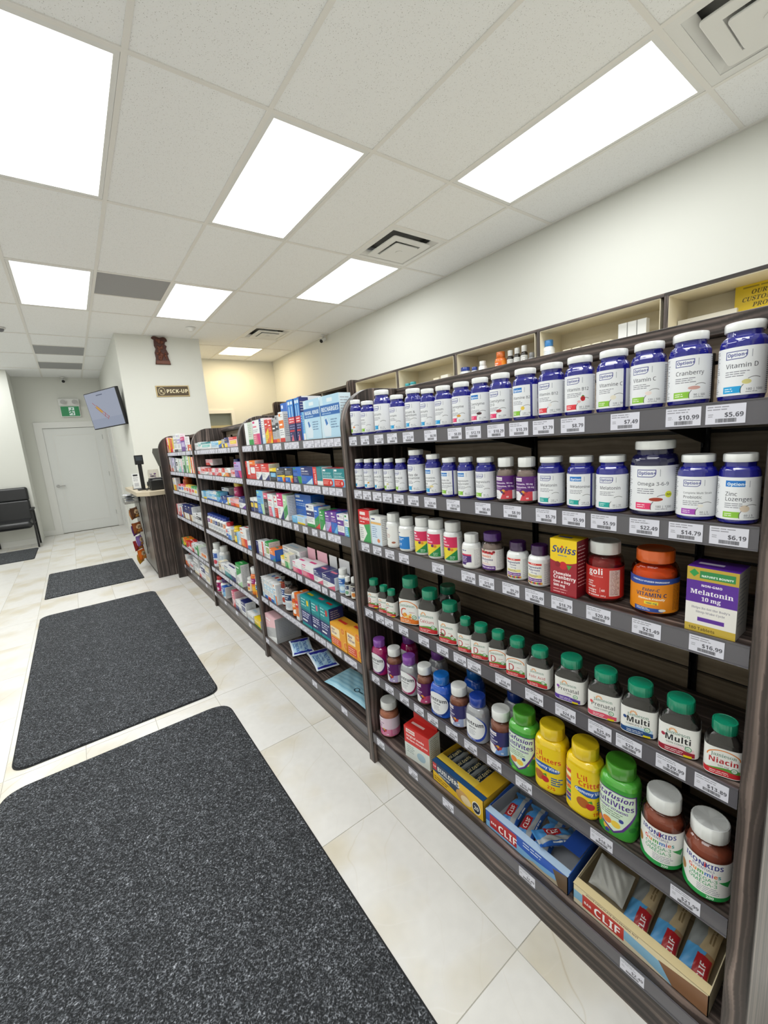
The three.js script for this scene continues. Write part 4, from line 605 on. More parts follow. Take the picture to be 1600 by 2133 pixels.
{ // top shelf: cobalt bottles with white caps
  const L = [
    [{ name: ['B6'], col: GRN, pill: ['#e9a06a', 6, 4] }, 'B6'], [{ name: ['Biotin'], col: GRN, pill: ['#eeeeea', 5, 4] }, 'Biotin'], [{ name: ['Calcium'], col: SKY }, 'Calcium'], [{ name: ['Calcium'], col: SKY }, 'Calcium'], [{ name: ['Calcium &', 'Magnesium'], col: SKY }, 'Calcium and Magnesium'],
    [{ name: ['Calcium'], col: SKY }, 'Calcium'], [{ name: ['Calcium'], col: SKY }, 'Calcium'], [{ name: ['Coenzyme', 'Q10'], col: PNK, pill: ['#e0a03a', 8, 4.5], qty: '60 | 50' }, 'Coenzyme, orange pill'], [{ name: ['Coenzyme', 'Q10'], tag: 1, col: PNK, pill: ['#4a2a30', 9, 4.5], qty: '60 | 100' }, 'Coenzyme, blue logo'], [{ name: ['Coenzyme', 'Q10'], col: PNK, pill: ['#b03a44', 9, 5], qty: '60 | 200' }, 'Coenzyme, red pill'],
    [{ name: ['Vitamine B2'], tag: 1, col: GRN, pill: ['#e8c84a', 6, 6], qty: '120 | 100', wrap: 1 }, 'Vitamine B2'], [{ name: ['Vitamin B12'], col: RED, pill: ['#e9e4e0', 5, 5], qty: '100 | 1000' }, 'Vitamin B12'], [{ name: ['Vitamin B12'], col: RED, berry: 1, qty: '60 | 2500' }, 'Vitamin B12, strawberry'], [{ name: ['Vitamine C'], col: GRN, pill: ['#eae4d4', 7, 6], qty: '120 | 500', wrap: 1 }, 'Vitamine C'],
    [{ name: ['Vitamin C'], col: GRN, pill: ['#efe0dc', 7, 5], qty: '120 | 500' }, 'Vitamin C'], [{ name: ['Cranberry'], col: GRN, pill: ['#d3a39c', 12, 4], qty: '90 | 500' }, 'Cranberry'], [{ name: ['Vitamin D'], col: SKY, big: 13, pill: ['#d8d08a', 8, 5], qty: '180 | 1000' }, 'Vitamin D']];
  L.forEach(([o, n], i) => bottleAt('b1r1', i, 0, 1, { name: 'vitamin_bottle', kind: 'opt', body: PL.blue, cap: PL.capw, draw: opt(o), px: i > 9 ? 170 : 120, label: `cobalt bottle reading ${n}, ${spot(i, 0, 1)}`, bands: o.wrap ? [[-0.4, 0.125], [0.155, 0.25]] : undefined }));
  const L2 = [
    [{ name: ['Vitamine D'], col: SKY }, 'Vitamine D'], [{ name: ['Vitamin D'], col: SKY, pill: ['#e0a84a', 6, 4] }, 'Vitamin D'], [{ name: ['Vitamin D'], col: SKY }, 'Vitamin D'], [{ name: ['Vitamine E'], col: GRN, pill: ['#e2d890', 6, 4] }, 'Vitamine E'], [{ name: ['Folic Acid'], col: GRN }, 'Folic Acid'], [{ name: ['Sulfate de', 'glucosamine'], col: SKY }, 'glucosamine sulfate, tall'], [{ name: ['Glucosamine,', 'chondroïtine', 'MSM'], tag: 1, col: SKY, big: 9, pill: ['#e6d79a', 8, 4.5] }, 'glucosamine with blue logo'],
    [{ name: ['Citrate de', 'magnésium'], tag: 1, col: GRN, wrap: 1, big: 10 }, 'magnesium citrate'], [{ name: ['Magnésium', 'bisglycinate'], tag: 1, col: GRN, big: 10 }, 'magnesium bisglycinate'], [{ name: ['Magnesium'], col: GRN }, 'Magnesium'], null, null,
    [{ name: ['Melatonin'], col: TEA, qty: '120 | 5' }, 'Melatonin'], [{ name: ['Mélatonine'], tag: 1, col: TEA, qty: '120 | 5', wrap: 1 }, 'Melatonine, blue logo'], [{ name: ['Melatonin'], col: TEA, qty: '60 | 10' }, 'Melatonin'], [{ name: ['Omega 3-6-9'], col: PNK, pill: ['#a8402c', 13, 4], ivo: 1, qty: '180 | 1200' }, 'Omega 3-6-9, biggest'], [{ name: ['Complete Multi Strain', 'Probiotic'], big: 10, col: PUR, pill: ['#f0ece4', 6, 4], qty: '60 | 5' }, 'Probiotic'], [{ name: ['Zinc', 'Lozenges'], tag: 1, col: GRN, pill: ['#dccbb8', 9, 8], qty: '60 | 5' }, 'Zinc Lozenges']];
  L2.forEach((e, i) => {
    if (!e) return bottleAt('b1r2', i, 1, 1, { name: 'gummy_bottle', kind: 'gum', body: PL.clear, cap: PL.capw, fill: FILL.grey, draw: optGummy({ col: '#5c2478', acc: '#d2434e', n1: 'Melatonin, 10 mg', n2: 'Mélatonine, 10 mg' }), px: 120, label: `clear bottle with purple melatonin label, ${spot(i, 1, 1)}` });
    bottleAt('b1r2', i, 1, 1, { name: 'vitamin_bottle', kind: 'opt', body: i === 15 ? PL.navy : PL.blue, cap: PL.capw, draw: opt(e[0]), px: i > 9 ? 170 : 110, label: `cobalt bottle reading ${e[1]}, ${spot(i, 1, 1)}`, bands: e[0].wrap ? [[-0.4, 0.125], [0.155, 0.25]] : undefined });
  });
  // third shelf
  G.b1r3box[0][2] = 0.842; G.b1r3box[1][1] = 0.846; G.b1r3box[1][2] = 0.914; const B3 = G.b1r3box, y3 = YS[2] + 0.0004, g3 = 'cartons on the third shelf of the nearest unit';
  const bx3 = (i, dx, front, side, top, label, px = 128) => makeBox({ at: [B3[i][0] + 0.001, y3, (B3[i][1] + B3[i][2]) / 2], h: B3[i][3], dz: B3[i][2] - B3[i][1] - 0.003, dx, front, side: sidePrint(...side), top: topPrint(...top), label, group: g3, atlas: A2, px });
  bx3(0, 0.045, (c, W) => { R(c, 0, 0, W, 100, '#eef0ea'); R(c, 0, 0, W, 46, '#d8262c'); R(c, 8, 6, 30, 10, '#f6e6e4'); T(c, 'Probiotics', 7, 31, 12, '#fff', 'b'); LN(c, 7, 36, 30, 1, 4, '#fff', 2.5); P(c, [[W, 40], [W, 100], [W * 0.3, 100], [W * 0.7, 72], [W * 0.45, 46]], '#3fa45a'); LN(c, 6, 56, 18, 6, 6, '#9a9ca4', 2); }, ['#e9efe6'], ['#d8262c', '#f0d0ce'], 'red, white and green probiotics carton, leftmost, third shelf, nearest unit');
  bx3(1, 0.035, (c, W) => { R(c, 0, 0, W, 100, '#d7e6f4'); R(c, 0, 0, W, 18, '#f2f2f0'); R(c, 0, 20, W, 8, '#e8b870'); LN(c, 6, 8, 24, 1, 4, NAVY, 4); LN(c, 6, 36, 30, 6, 7, '#6a8ab8', 2.2); E(c, W - 20, 84, 8, 7, '#e08a5a'); }, ['#f0f0ee'], ['#f2f2f0', '#d8dce2'], 'pale blue carton with orange stripe beside the red probiotics carton');
  const wb = (o) => (c, W) => { R(c, 0, 0, W, 100, '#f1f1ef'); const m = W / 2; if (o.blue) { R(c, m - 34, 34, 72, 62, '#1f7fd0'); LN(c, m - 30, 42, 40, 2, 7, '#fff', 3); T(c, 'D T', m - 28, 80, 16, '#fff', 'b'); } else { R(c, m - 30, 20, 24, 10, '#e8e8e6'); LN(c, m - 30, 42, 44, 3, 7, '#a06a5a', 2.2); LN(c, m - 30, 74, 20, 2, 8, '#7a8a7c', 4); E(c, m + 22, 82, 10, 5, '#a8644c'); } LN(c, m - 30, 14, 26, 1, 5, NAVY, 4); LN(c, m + 44, 8, 28, 18, 4.6, '#a8a8ae', 1.5); };
  bottleAt('b1r3', 0, 2, 1, { name: 'pill_bottle', kind: 'hdpe', body: PL.white, cap: PL.capw, draw: wb({}), z: 0.95, px: 110, label: 'white pill bottle with brown print, third shelf, nearest unit' });
  bottleAt('b1r3', 1, 2, 1, { name: 'pill_bottle', kind: 'hdpe', body: PL.white, cap: PL.capw, draw: wb({ blue: 1 }), px: 110, label: 'white pill bottle with bright blue label, third shelf, nearest unit' });
  for (let i = 2; i < 5; i++) bottleAt('b1r3', i, 2, 1, { name: 'multivitamin_bottle', kind: 'hdpe', body: PL.white, cap: PL.capw, draw: pinky, px: 110, r: 0.029, label: `${['left', 'middle', 'right'][i - 2]} one of three white bottles with pink, yellow and green labels` });
  bottleAt('b1r3', 5, 2, 1, { name: 'pill_bottle', kind: 'web', body: PL.white, cap: PL.capw, px: 110, draw: (c, W) => { R(c, 0, 0, W, 100, '#f1f1ef'); const m = W / 2; R(c, m - 36, 32, 62, 8, '#d8365e'); R(c, m - 36, 40, 62, 48, '#4a2a78'); LN(c, m - 32, 46, 36, 4, 8, '#e6dcf2', 3); E(c, m + 20, 84, 24, 12, '#f1f1ef'); LN(c, m - 30, 12, 30, 1, 4, NAVY, 4); LN(c, m + 40, 8, 28, 18, 4.6, '#a8a8ae', 1.5); }, label: 'small white bottle with purple and pink label, third shelf, nearest unit' });
  bottleAt('b1r3', 6, 2, 1, { name: 'gummy_jar', kind: 'gum', body: PL.clear, cap: PL.purple, fill: FILL.grey, px: 120, draw: (c, W) => { R(c, 0, 0, W, 100, '#f0ecea'); const m = W / 2; R(c, m - 40, 0, 84, 24, '#e8d0cc'); for (let i = 0; i < 9; i++) E(c, m - 34 + i * 9, rr(8, 18), 7, 6, i % 2 ? '#c8202c' : '#8c1a24'); P(c, [[m - 20, 2], [m - 8, 0], [m - 6, 8]], '#4a8a3a'); T(c, 'GUMMIES', m - 6, 38, 13, '#d8603a', 'bc'); T(c, 'Melatonine', m - 2, 53, 13, '#3a2a62', 'bc'); T(c, '10 mg', m, 63, 8, '#3a2a62', 'c'); LN(c, m - 30, 68, 60, 2, 5, '#d88a7a', 1.6); R(c, m - 44, 80, 88, 20, '#5c2a86'); T(c, 'webber naturals', m, 93, 10, '#fff', 'bc'); LN(c, m + 50, 8, 28, 18, 4.6, '#a8a8ae', 1.5); }, label: 'clear melatonin gummy jar with purple lid and cherry picture' });
  bottleAt('b1r3', 7, 2, 1, { name: 'pill_bottle', kind: 'web', body: PL.white, cap: PL.dpurple, draw: webber({ n: 'Citrate', mg: '150 mg' }), px: 120, label: 'white magnesium citrate bottle with dark purple cap' });
  bottleAt('b1r3', 8, 2, 1, { name: 'pill_bottle', kind: 'web', body: PL.white, cap: PL.dpurple, r: 0.027, draw: webber({ n: 'Bisglycinate', mg: '200 mg' }), px: 120, label: 'white magnesium bisglycinate bottle, purple cap, beside the yellow and red carton' });
  bx3(2, 0.05, (c, W) => { R(c, 0, 0, W, 100, '#9e1f2e'); R(c, 0, 0, W, 32, '#f4cf1c'); E(c, W / 2, 30, W * 0.62, 12, '#f4cf1c'); T(c, 'Swiss', W / 2, 24, 17, '#2a3c8a', 'bic'); E(c, W / 2 - 2, 13, 2, 2, '#d84a1c'); LN(c, W / 2 - 10, 28, 20, 1, 3, '#6a7ab0', 1.4); E(c, W / 2, 46, 7, 7, '#c8202c'); E(c, W / 2 - 10, 45, 5, 5, '#8a1420'); P(c, [[W / 2 + 6, 44], [W / 2 + 16, 44], [W / 2 + 10, 53]], '#4a9a3a'); T(c, 'Chewable', 6, 63, 7, '#fff', 'b'); T(c, 'Cranberry', 6, 71, 8.5, '#fff', 'b'); T(c, 'One a Day', 6, 78, 6.5, '#fff', 'b'); T(c, '500 mg', 6, 85, 6.5, '#fff', 'b'); LN(c, 6, 89, W * 0.6, 2, 5, '#e8b0b0', 1.5); }, ['#7e1a28', '#e8c8c8'], ['#f4cf1c', '#2a3c8a'], 'yellow and dark red chewable cranberry carton, third shelf, nearest unit', 220);
  bottleAt('b1r3', 9, 2, 1, { name: 'gummy_jar', kind: 'gum', body: PL.rose, cap: PL.capw, fill: FILL.red, r: 0.0375, px: 190, draw: (c, W) => { R(c, 0, 0, W, 100, '#c9322c'); const m = W / 2; T(c, 'goli', m - 6, 24, 26, '#fff', 'bc'); T(c, 'N U T R I T I O N', m - 4, 33, 5.5, '#fff', 'c'); ['apple', 'cider', 'vinegar'].forEach((s, i) => T(c, s, m - 32, 50 + i * 8, 7.5, '#fff', 'b')); ['vinaigre', 'de cidre', 'de pomme'].forEach((s, i) => T(c, s, m - 32, 78 + i * 8, 7.5, '#fff', 'b')); R(c, m + 8, 66, 0.8, 16, '#fff'); T(c, '60', m + 12, 78, 9, '#fff', 'b'); T(c, '240 g', m + 10, 94, 6, '#fff', 'b'); R(c, m + 34, 8, 34, 84, '#ecd6d2'); LN(c, m + 36, 11, 30, 18, 4.4, '#8a5a58', 1.6); }, label: 'clear red gummy jar with white lid and red label' });
  bottleAt('b1r3', 10, 2, 1, { name: 'tablet_bottle', kind: 'iron', body: PL.amber, cap: PL.orange, fill: FILL.amber, px: 200, draw: (c, W) => { R(c, 0, 0, W, 100, '#ec8f16'); const m = W / 2; P(c, [[0, 0], [W, 0], [W, 16], [m + 44, 16], [m - 46, 24], [0, 24]], '#2a4aa0'); T(c, 'CLINICALLY STUDIED INGREDIENT', m - 4, 12, 6, '#fff', 'bc'); T(c, 'Ester-C', m - 2, 38, 12.5, '#2a2f6c', 'bic'); T(c, 'VITAMIN C', m, 54, 15, '#2a2f6c', 'bc'); T(c, 'Stomach Friendly', m, 64, 8, '#fff', 'bic'); R(c, m - 16, 68, 34, 9, '#f6e23c'); T(c, '1000 mg', m + 1, 75, 7, '#2a2f6c', 'bc'); P(c, [[m - 44, 86], [m + 30, 88], [m + 30, 98], [m - 44, 100]], '#2a4aa0'); E(c, m + 28, 92, 9, 4, '#f0f0ea'); LN(c, m - 38, 89, 40, 2, 4, '#e6ecf8', 1.6); LN(c, m + 56, 14, 24, 18, 4.4, '#7c4a1c', 1.6); }, label: 'orange vitamin C tablet bottle with orange cap, third shelf' });
  bx3(3, 0.06, (c, W) => { R(c, 0, 0, W, 100, '#ece9e4'); R(c, 0, 0, W, 20, '#c2a53c'); P(c, [[3, 9], [9, 3], [15, 9], [9, 15]], '#2f9a4c'); R(c, 16, 5, W - 20, 11, '#2f8a4c'); TF(c, "NATURE'S BOUNTY", 18, 13.6, 8, W - 24, '#fff', 'b'); R(c, 0, 20, W, 34, '#5b2a9a'); T(c, 'NON-GMO', W / 2, 28, 5, '#fff', 'bc'); TF(c, 'Melatonin', W / 2, 41, 13, W - 10, '#fff', 'bsc'); T(c, '10 mg', W / 2, 51, 8, '#fff', 'bsc'); TF(c, "Helps Re-Set the Body's", W / 2, 63, 4.2, W - 8, '#55516a', 'sc'); T(c, 'Sleep-Wake Cycle', W / 2, 69, 4.2, '#55516a', 'sc'); R(c, W / 2 - 15, 76, 32, 6, '#5b2a9a'); R(c, 0, 88, W, 12, '#c8ab3e'); T(c, '180 Tablets', 5, 96, 6, '#5c4a10', 'b'); }, ['#d9d6d2', '#9a98a4'], ['#5b2a9a', '#e6dcf4'], 'large white, purple and gold melatonin carton, rightmost on third shelf', 260);
  // fourth shelf: black bottles with green ribbed caps
  const J = [[{ big: 'B', sub: '12', tag: 1 }, 'B12'], [{ big: 'B', sub: '6' }, 'B6'], [{ big: 'C', tag: 1 }, 'small C'], [{ big: 'C', arch: 1, band: '#e8781c', ink: '#c8442c', food: ['#f0a83a', '#f6d070', '#e8781c'], wave: 0 }, 'large C, orange fruit'], [{ name: 'Calcium', px: 18, badge: '#4aa0d8' }, 'Calcium'], [{ name: 'Magnesium', px: 15 }, 'plain back'], [{ big: 'D', sub: '3', food: ['#7a2a2c', '#b0423c', '#4a7a3a'] }, 'gummies D3'], [{ big: 'D', sub: '3' }, 'D3, first small'], [{ big: 'D', sub: '3' }, 'D3, second small'], [{ big: 'D', sub: '3', arch: 1 }, 'D3, green edge'], [{ big: 'D', sub: '3', arch: 1 }, 'D3, right one'], [{ name: 'Folic Acid', px: 18 }, 'Folic Acid'], [{ name: 'Prenatal', sub: '+ DHA', ink: '#222', band: '#5b3aa0', wave: 0, tag: 1, badge: '#8a4ab0' }, 'Prenatal DHA'], [{ name: 'Prenatal', sub: '100% COMPLETE', ink: '#222', band: '#e0506a', wave: 0, tag: 1, badge: '#e05a5a' }, 'Prenatal, pink band'], [{ name: 'Multi', px: 28, bold: 1, sub: 'COMPLETE À 100%', ink: '#1c1c1e', band: '#1f4a86', wave: '#bcd8ec', tag: 1, badge: '#2a4a86' }, 'Multi, blue band'], [{ name: 'Multi', px: 28, bold: 1, sub: '100% COMPLETE', ink: '#1c1c1e', band: '#9e1f34', wave: '#f0d4da', tag: 1, badge: '#a83048' }, 'Multi, dark red band'], [{ name: 'Niacin', px: 25, bold: 1, arch: 1, sub: '500 mg' }, 'Niacin']];
  J.forEach(([o, n], i) => bottleAt('b1r4', i, 3, 1, { name: 'supplement_bottle', kind: 'jam', body: PL.black, cap: PL.green, draw: jam(o), px: i > 10 ? 170 : 110, turn: rr(0.22, 0.42), x: i === 5 ? -1.262 : Math.max(G.b1r4[i][0], -1.399 + G.b1r4[i][2] * 0.98), label: `black green-capped bottle, ${n}, ${i === 5 ? 'standing behind the Calcium bottle' : spot(i > 5 ? i - 1 : i, 3, 1)}` }));
  // fifth shelf
  const y5 = 4, gl = { n1: 'Multi', n2: 'vitamins', qty: '90' };
  const c5 = (i, o) => bottleAt('b1r5', i, y5, 1, { px: 110, ...o });
  c5(0, { name: 'multivitamin_bottle', kind: 'cent', body: PL.magenta, cap: PL.lilac, draw: cent({ bg: '#a0125e', ring: '#5e1a70', sub: 'FOR WOMEN' }), label: 'magenta multivitamin bottle with lilac cap, leftmost, fifth shelf, nearest unit' });
  c5(1, { name: 'gummy_bottle', kind: 'gum', body: PL.clear, cap: PL.capw, fill: FILL.brown, draw: optGummy({ col: '#5c1a64', acc: '#b6a8d4', ...gl }), label: 'clear gummy bottle, purple label, right of the magenta bottle' });
  c5(2, { name: 'multivitamin_bottle', kind: 'cent', body: PL.silver, cap: PL.lilac, draw: cent({ bg: '#9c9ea6', ring: '#a01a58', sub: 'WOMEN 50+', ln: '#7a7c86' }), label: 'silver multivitamin bottle with lilac cap, fifth shelf, nearest unit' });
  c5(3, { name: 'gummy_bottle', kind: 'gum', body: PL.clear, cap: PL.capw, fill: FILL.brown, draw: optGummy({ col: '#5c1a5c', acc: '#c04a78', ...gl }), label: 'clear gummy bottle, purple label, left of the blue bottle' });
  c5(4, { name: 'multivitamin_bottle', kind: 'cent', body: PL.cblue, cap: PL.capblue, draw: cent({ bg: '#1a55c0', ring: '#143a8c', sub: 'FOR MEN', ln: '#8ab0e8' }), label: 'bright blue multivitamin bottle with blue cap, fifth shelf, nearest unit' });
  c5(5, { name: 'gummy_bottle', kind: 'gum', body: PL.clear, cap: PL.capw, fill: FILL.brown, draw: optGummy({ col: '#33306c', acc: '#a8b4d8', ...gl }), label: 'clear gummy bottle, navy label, right of the blue bottle' });
  c5(6, { name: 'multivitamin_bottle', kind: 'cent', body: PL.silver, cap: PL.dblue, draw: cent({ bg: '#9c9ea6', ring: '#2a48b0', sub: 'MEN 50+', ln: '#7a7c86' }), label: 'silver multivitamin bottle with dark blue cap, fifth shelf, nearest unit' });
  c5(7, { name: 'gummy_bottle', kind: 'gum', body: PL.clear, cap: PL.capw, fill: FILL.brown, draw: optGummy({ col: '#33306c', acc: '#7aa0dc', ...gl }), px: 130, label: 'clear gummy bottle, navy label, left of the green bottle' });
  c5(8, { name: 'gummy_bottle', kind: 'vita', body: PL.grn, cap: PL.capgrn, draw: vita, px: 190, label: 'left one of the two green gummy vitamin bottles' });
  c5(9, { name: 'gummy_bottle', kind: 'vita', body: PL.yellow, cap: PL.capyel, draw: critter(0), px: 190, label: 'left one of the two yellow gummy vitamin bottles' });
  c5(10, { name: 'gummy_bottle', kind: 'vita', body: PL.yellow, cap: PL.capyel, draw: critter(1), px: 190, label: 'right one of the two yellow gummy vitamin bottles, striped panel' });
  c5(11, { name: 'gummy_bottle', kind: 'vita', body: PL.grn, cap: PL.capgrn, draw: vita, px: 200, label: 'right one of the two green gummy vitamin bottles' });
  c5(12, { r: 0.04, name: 'gummy_jar', kind: 'iron', body: PL.rose, cap: PL.capw, fill: FILL.brown, draw: iron, px: 200, label: 'left one of the two brown omega gummy jars, white lids' });
  c5(13, { r: 0.04, name: 'gummy_jar', kind: 'iron', body: PL.rose, cap: PL.capw, fill: FILL.brown, draw: iron, px: 200, label: 'right one of the two brown omega gummy jars, white lids' });
  const back = [[0.862, PL.magenta, PL.lilac, '#a0125e', '#5e1a70', 'magenta bottle with lilac cap behind the front magenta bottle'], [1.035, PL.silver, PL.lilac, '#9c9ea6', '#a01a58', 'silver bottle with lilac cap in the back row'], [1.215, PL.cblue, PL.capblue, '#1a55c0', '#143a8c', 'blue bottle behind the bright blue bottle'], [1.385, PL.silver, PL.dblue, '#9c9ea6', '#2a48b0', 'silver bottle with navy cap in the back row']];
  back.forEach(([z, b, cp, bg, ring, label]) => makeBottle({ name: 'multivitamin_bottle', label, group: 'back row on the fifth shelf of the nearest unit', at: [-1.268, YS[4] + 0.0004, z], r: 0.036, h: 0.15, kind: 'cent', body: b, cap: cp, draw: cent({ bg, ring, sub: 'ADULTS' }), px: 80 }));
  // bottom shelf
  bottleAt('b1r6', 0, 5, 1, { name: 'gummy_bottle', kind: 'gum', body: PL.rose, cap: PL.capw, fill: FILL.peach, r: 0.042, x: -1.352, z: 0.802, px: 150, draw: optGummy({ col: '#e6cfe0', low: '#d9709a', acc: '#e58ab0', ink: '#6a3a6a', n1: 'Hair, skin', n2: '& nails', qty: '120' }), label: 'clear pink-labelled gummy bottle alone at the left, bottom shelf, nearest unit' });
}
{ // bottom shelf cartons and bar trays of the nearest unit
  const y = YS[5] + 0.0004;
  // first-aid style red and white carton with an open lid flap
  const rb = makeBox({ at: [-1.38, y, 1.01], h: 0.135, dz: 0.128, dx: 0.062, turn: 0.12, atlas: A2, px: 200, label: 'red and white surgical mask carton with raised lid flap, bottom shelf', front: (c, W) => { R(c, 0, 0, W, 100, '#dfe6e2'); R(c, 0, 0, W, 52, '#d6332f'); R(c, 8, 6, 34, 12, '#f4e8e4'); T(c, 'Option+', 11, 15, 8, '#c22', 'b'); TF(c, 'Surgical masks', 8, 30, 9.5, W - 14, '#fff', 'b'); TF(c, 'Masques chirurgicaux', 8, 41, 8, W - 14, '#fff', 'b'); LN(c, 8, 60, 30, 4, 6, '#8a9a98', 2); E(c, W * 0.66, 76, 16, 13, '#a8c4d4'); }, side: sidePrint('#e6eae6'), top: topPrint('#d6332f', '#f2d4d0') });
  const fl = mesh('lid_flap', join([bx(0.0, 0.0015, 0, 0.05, -0.06, 0.06)]), std(0xd0332f, 0.5), rb); fl.position.set(0.055, 0.134, 0);
  // display trays with bars
  const tray = (z0, z1, hf, hb, xb, label, front, inner, rimMat, extra) => {
    const t = thing('bar_display_box', label, 'display box', [-1.386, y, (z0 + z1) / 2]); const L = z1 - z0, D = xb + 1.386;
    if (A3.y + A3.row + 360 > A3.s) A3.page(); const F = A3.cell(Math.round(170 * L / hf), 170, front); const S = A3.cell(120, 64, inner[1]);
    const fr = new THREE.Mesh(boxGeo(0.0018, hf, L, F, S, S), F.mat); fr.name = 'front_panel'; t.add(fr);
    const sideShape = new THREE.Shape(); sideShape.moveTo(0, 0); sideShape.lineTo(D, 0); sideShape.lineTo(D, hb); sideShape.lineTo(0, hf); sideShape.closePath();
    for (const s of [-1, 1]) { const g = new THREE.ExtrudeGeometry(sideShape, { depth: 0.0018, bevelEnabled: false }); g.translate(0, 0, s > 0 ? L / 2 - 0.0018 : -L / 2); mesh('side_panel', g, inner[0], t); }
    mesh('back_panel', bx(D - 0.0018, D, 0, hb, -L / 2, L / 2), inner[0], t); mesh('liner', join([bx(0.002, D - 0.002, 0.0016, 0.0024, -L / 2 + 0.002, L / 2 - 0.002), bx(D - 0.0028, D - 0.002, 0.002, hb - 0.002, -L / 2 + 0.002, L / 2 - 0.002), bx(0.002, D - 0.002, 0.002, hf - 0.004, -L / 2 + 0.0019, -L / 2 + 0.0027), bx(0.002, D - 0.002, 0.002, hf - 0.004, L / 2 - 0.0027, L / 2 - 0.0019)]), inner[2] || inner[0], t); mesh('base_panel', bx(0, D, 0, 0.0015, -L / 2, L / 2), inner[0], t);
    mesh('rim', bx(0.0, 0.022, hf - 0.001, hf + 0.0008, -L / 2, L / 2), rimMat, t);
    if (extra) extra(t, L, D); return t;
  };
  const bar = (name, label, at, size, draw, rot, tilt, group) => { const [w, l, th] = size, cell = A3.cell(Math.round(110 * l / w), 110, draw); const m = mesh(name, cellUV(pillow(w, l, th), cell), cell.mat); m.position.set(...at); m.rotation.set(tilt, rot, 0, 'YXZ'); return tag(m, label, 'snack bar', group); };
  tray(1.103, 1.341, 0.078, 0.078, -1.215, 'yellow and navy open display box of protein bars, bottom shelf', (c, W) => { R(c, 0, 0, W, 100, '#e8bb28'); P(c, [[0, 0], [W * 0.52, 0], [W * 0.56, 34], [W * 0.5, 70], [0, 48]], '#1f3a5c'); R(c, 4, 6, 24, 34, '#c8262c'); T(c, 'CLIF', 6, 27, 9, '#fff', 'b'); T(c, 'BUILDERS', 32, 36, 30, '#f2efe6', 'b'); T(c, 'PROTEIN BAR', 40, 53, 11, '#f2efe6', 'b'); E(c, W * 0.62, 62, 40, 26, '#c89a5a'); E(c, W * 0.68, 70, 30, 20, '#e8d2a8'); E(c, W * 0.87, 62, 24, 30, '#efe6d2'); E(c, W * 0.87, 62, 20, 25, '#1f2c40'); T(c, '20', W * 0.87, 72, 24, '#f2efe6', 'bc'); LN(c, 10, 72, 100, 2, 11, '#6a4a10', 4); }, [std(0xd8ad2c, 0.5), (c, W) => R(c, 0, 0, W, 100, '#e8bb28')], std(0x1f4a78, 0.45), (t, L, D) => {
    mesh('top_flap', bx(0.02, D - 0.02, 0.0775, 0.0788, L / 2 - 0.055, L / 2), std(0xe6b92a, 0.45), t); mesh('top_flap', bx(0.02, 0.05, 0.0775, 0.0788, -L / 2, L / 2 - 0.055), std(0xe9c94a, 0.45), t);
  });
  const bd = (c, W) => { R(c, 0, 0, W, 100, '#c9a42c'); R(c, W * 0.08, 0, W * 0.8, 100, '#24303e'); R(c, W * 0.08, 78, W * 0.8, 22, '#a4aaac'); R(c, W * 0.08, 0, W * 0.8, 12, '#a4aaac'); T(c, 'BUILDERS', W * 0.11, 64, 42, '#e8d9a0', 'b');  E(c, W * 0.86, 50, 26, 30, '#1a222c'); T(c, '20', W * 0.86, 62, 28, '#e4dcc0', 'bc'); };
  for (let i = 0; i < 4; i++) bar('protein_bar', `${ORD[i]} navy and gold protein bar in the yellow display box`.replace('leftmost', 'first'), [-1.292 + i * 0.003, y + 0.052, 1.128 + i * 0.0445], [0.042, 0.135, 0.022], bd, Math.PI / 2, 0.03, 'protein bars in the yellow box');
  const shell = new THREE.MeshPhysicalMaterial({ color: 0xf4f6f8, roughness: 0.08, transmission: 1, thickness: 0, ior: 1.4 });
  tray(1.349, 1.628, 0.058, 0.075, -1.205, 'bright blue open display box of chocolate chip energy bars', (c, W) => { R(c, 0, 0, W, 100, '#2a5fc4'); P(c, [[0, 100], [0, 60], [W * 0.34, 52], [W * 0.6, 62], [W, 40], [W, 100]], '#7fb4e2'); P(c, [[W * 0.5, 100], [W * 0.62, 78], [W * 0.75, 84], [W, 62], [W, 100]], '#b8ad98'); P(c, [[W * 0.84, 20], [W, 0], [W, 100], [W * 0.9, 100]], '#6a5540'); R(c, 30, 8, 172, 76, '#b8262c'); T(c, 'BAR', 36, 60, 20, '#fff', 'b'); T(c, 'CLIF', 84, 74, 58, '#fff', 'b'); LN(c, W * 0.5, 12, 130, 2, 16, '#dce8f6', 6); }, [std(0x2f62c0, 0.45), (c, W) => R(c, 0, 0, W, 100, '#2a5fc4'), std(0xc4c7cc, 0.4)], std(0xb9d2ee, 0.4), (t, L, D) => {
    mesh('inner_liner', bx(D - 0.006, D - 0.003, 0.002, 0.105, -L / 2 + 0.004, L / 2 - 0.09), std(0xc4c7cc, 0.4), t);
    mesh('end_flap', bx(0.06, D, 0.0745, 0.0758, L / 2 - 0.05, L / 2), std(0x2a55b4, 0.45), t);
  });
  const cd = (c, W) => { R(c, 0, 0, W, 100, '#4a90d0'); P(c, [[0, 100], [0, 60], [W * 0.3, 52], [W * 0.6, 64], [W, 58], [W, 100]], '#b4b9bc'); R(c, 0, 84, W, 16, '#2a5fb4'); P(c, [[W * 0.62, 0], [W * 0.8, 30], [W * 0.95, 0]], '#54483c'); R(c, W * 0.24, 6, W * 0.36, 50, '#b8262c'); T(c, 'CLIF', W * 0.27, 46, 34, '#fff', 'b'); LN(c, W * 0.3, 88, W * 0.4, 1, 5, '#fff', 6); };
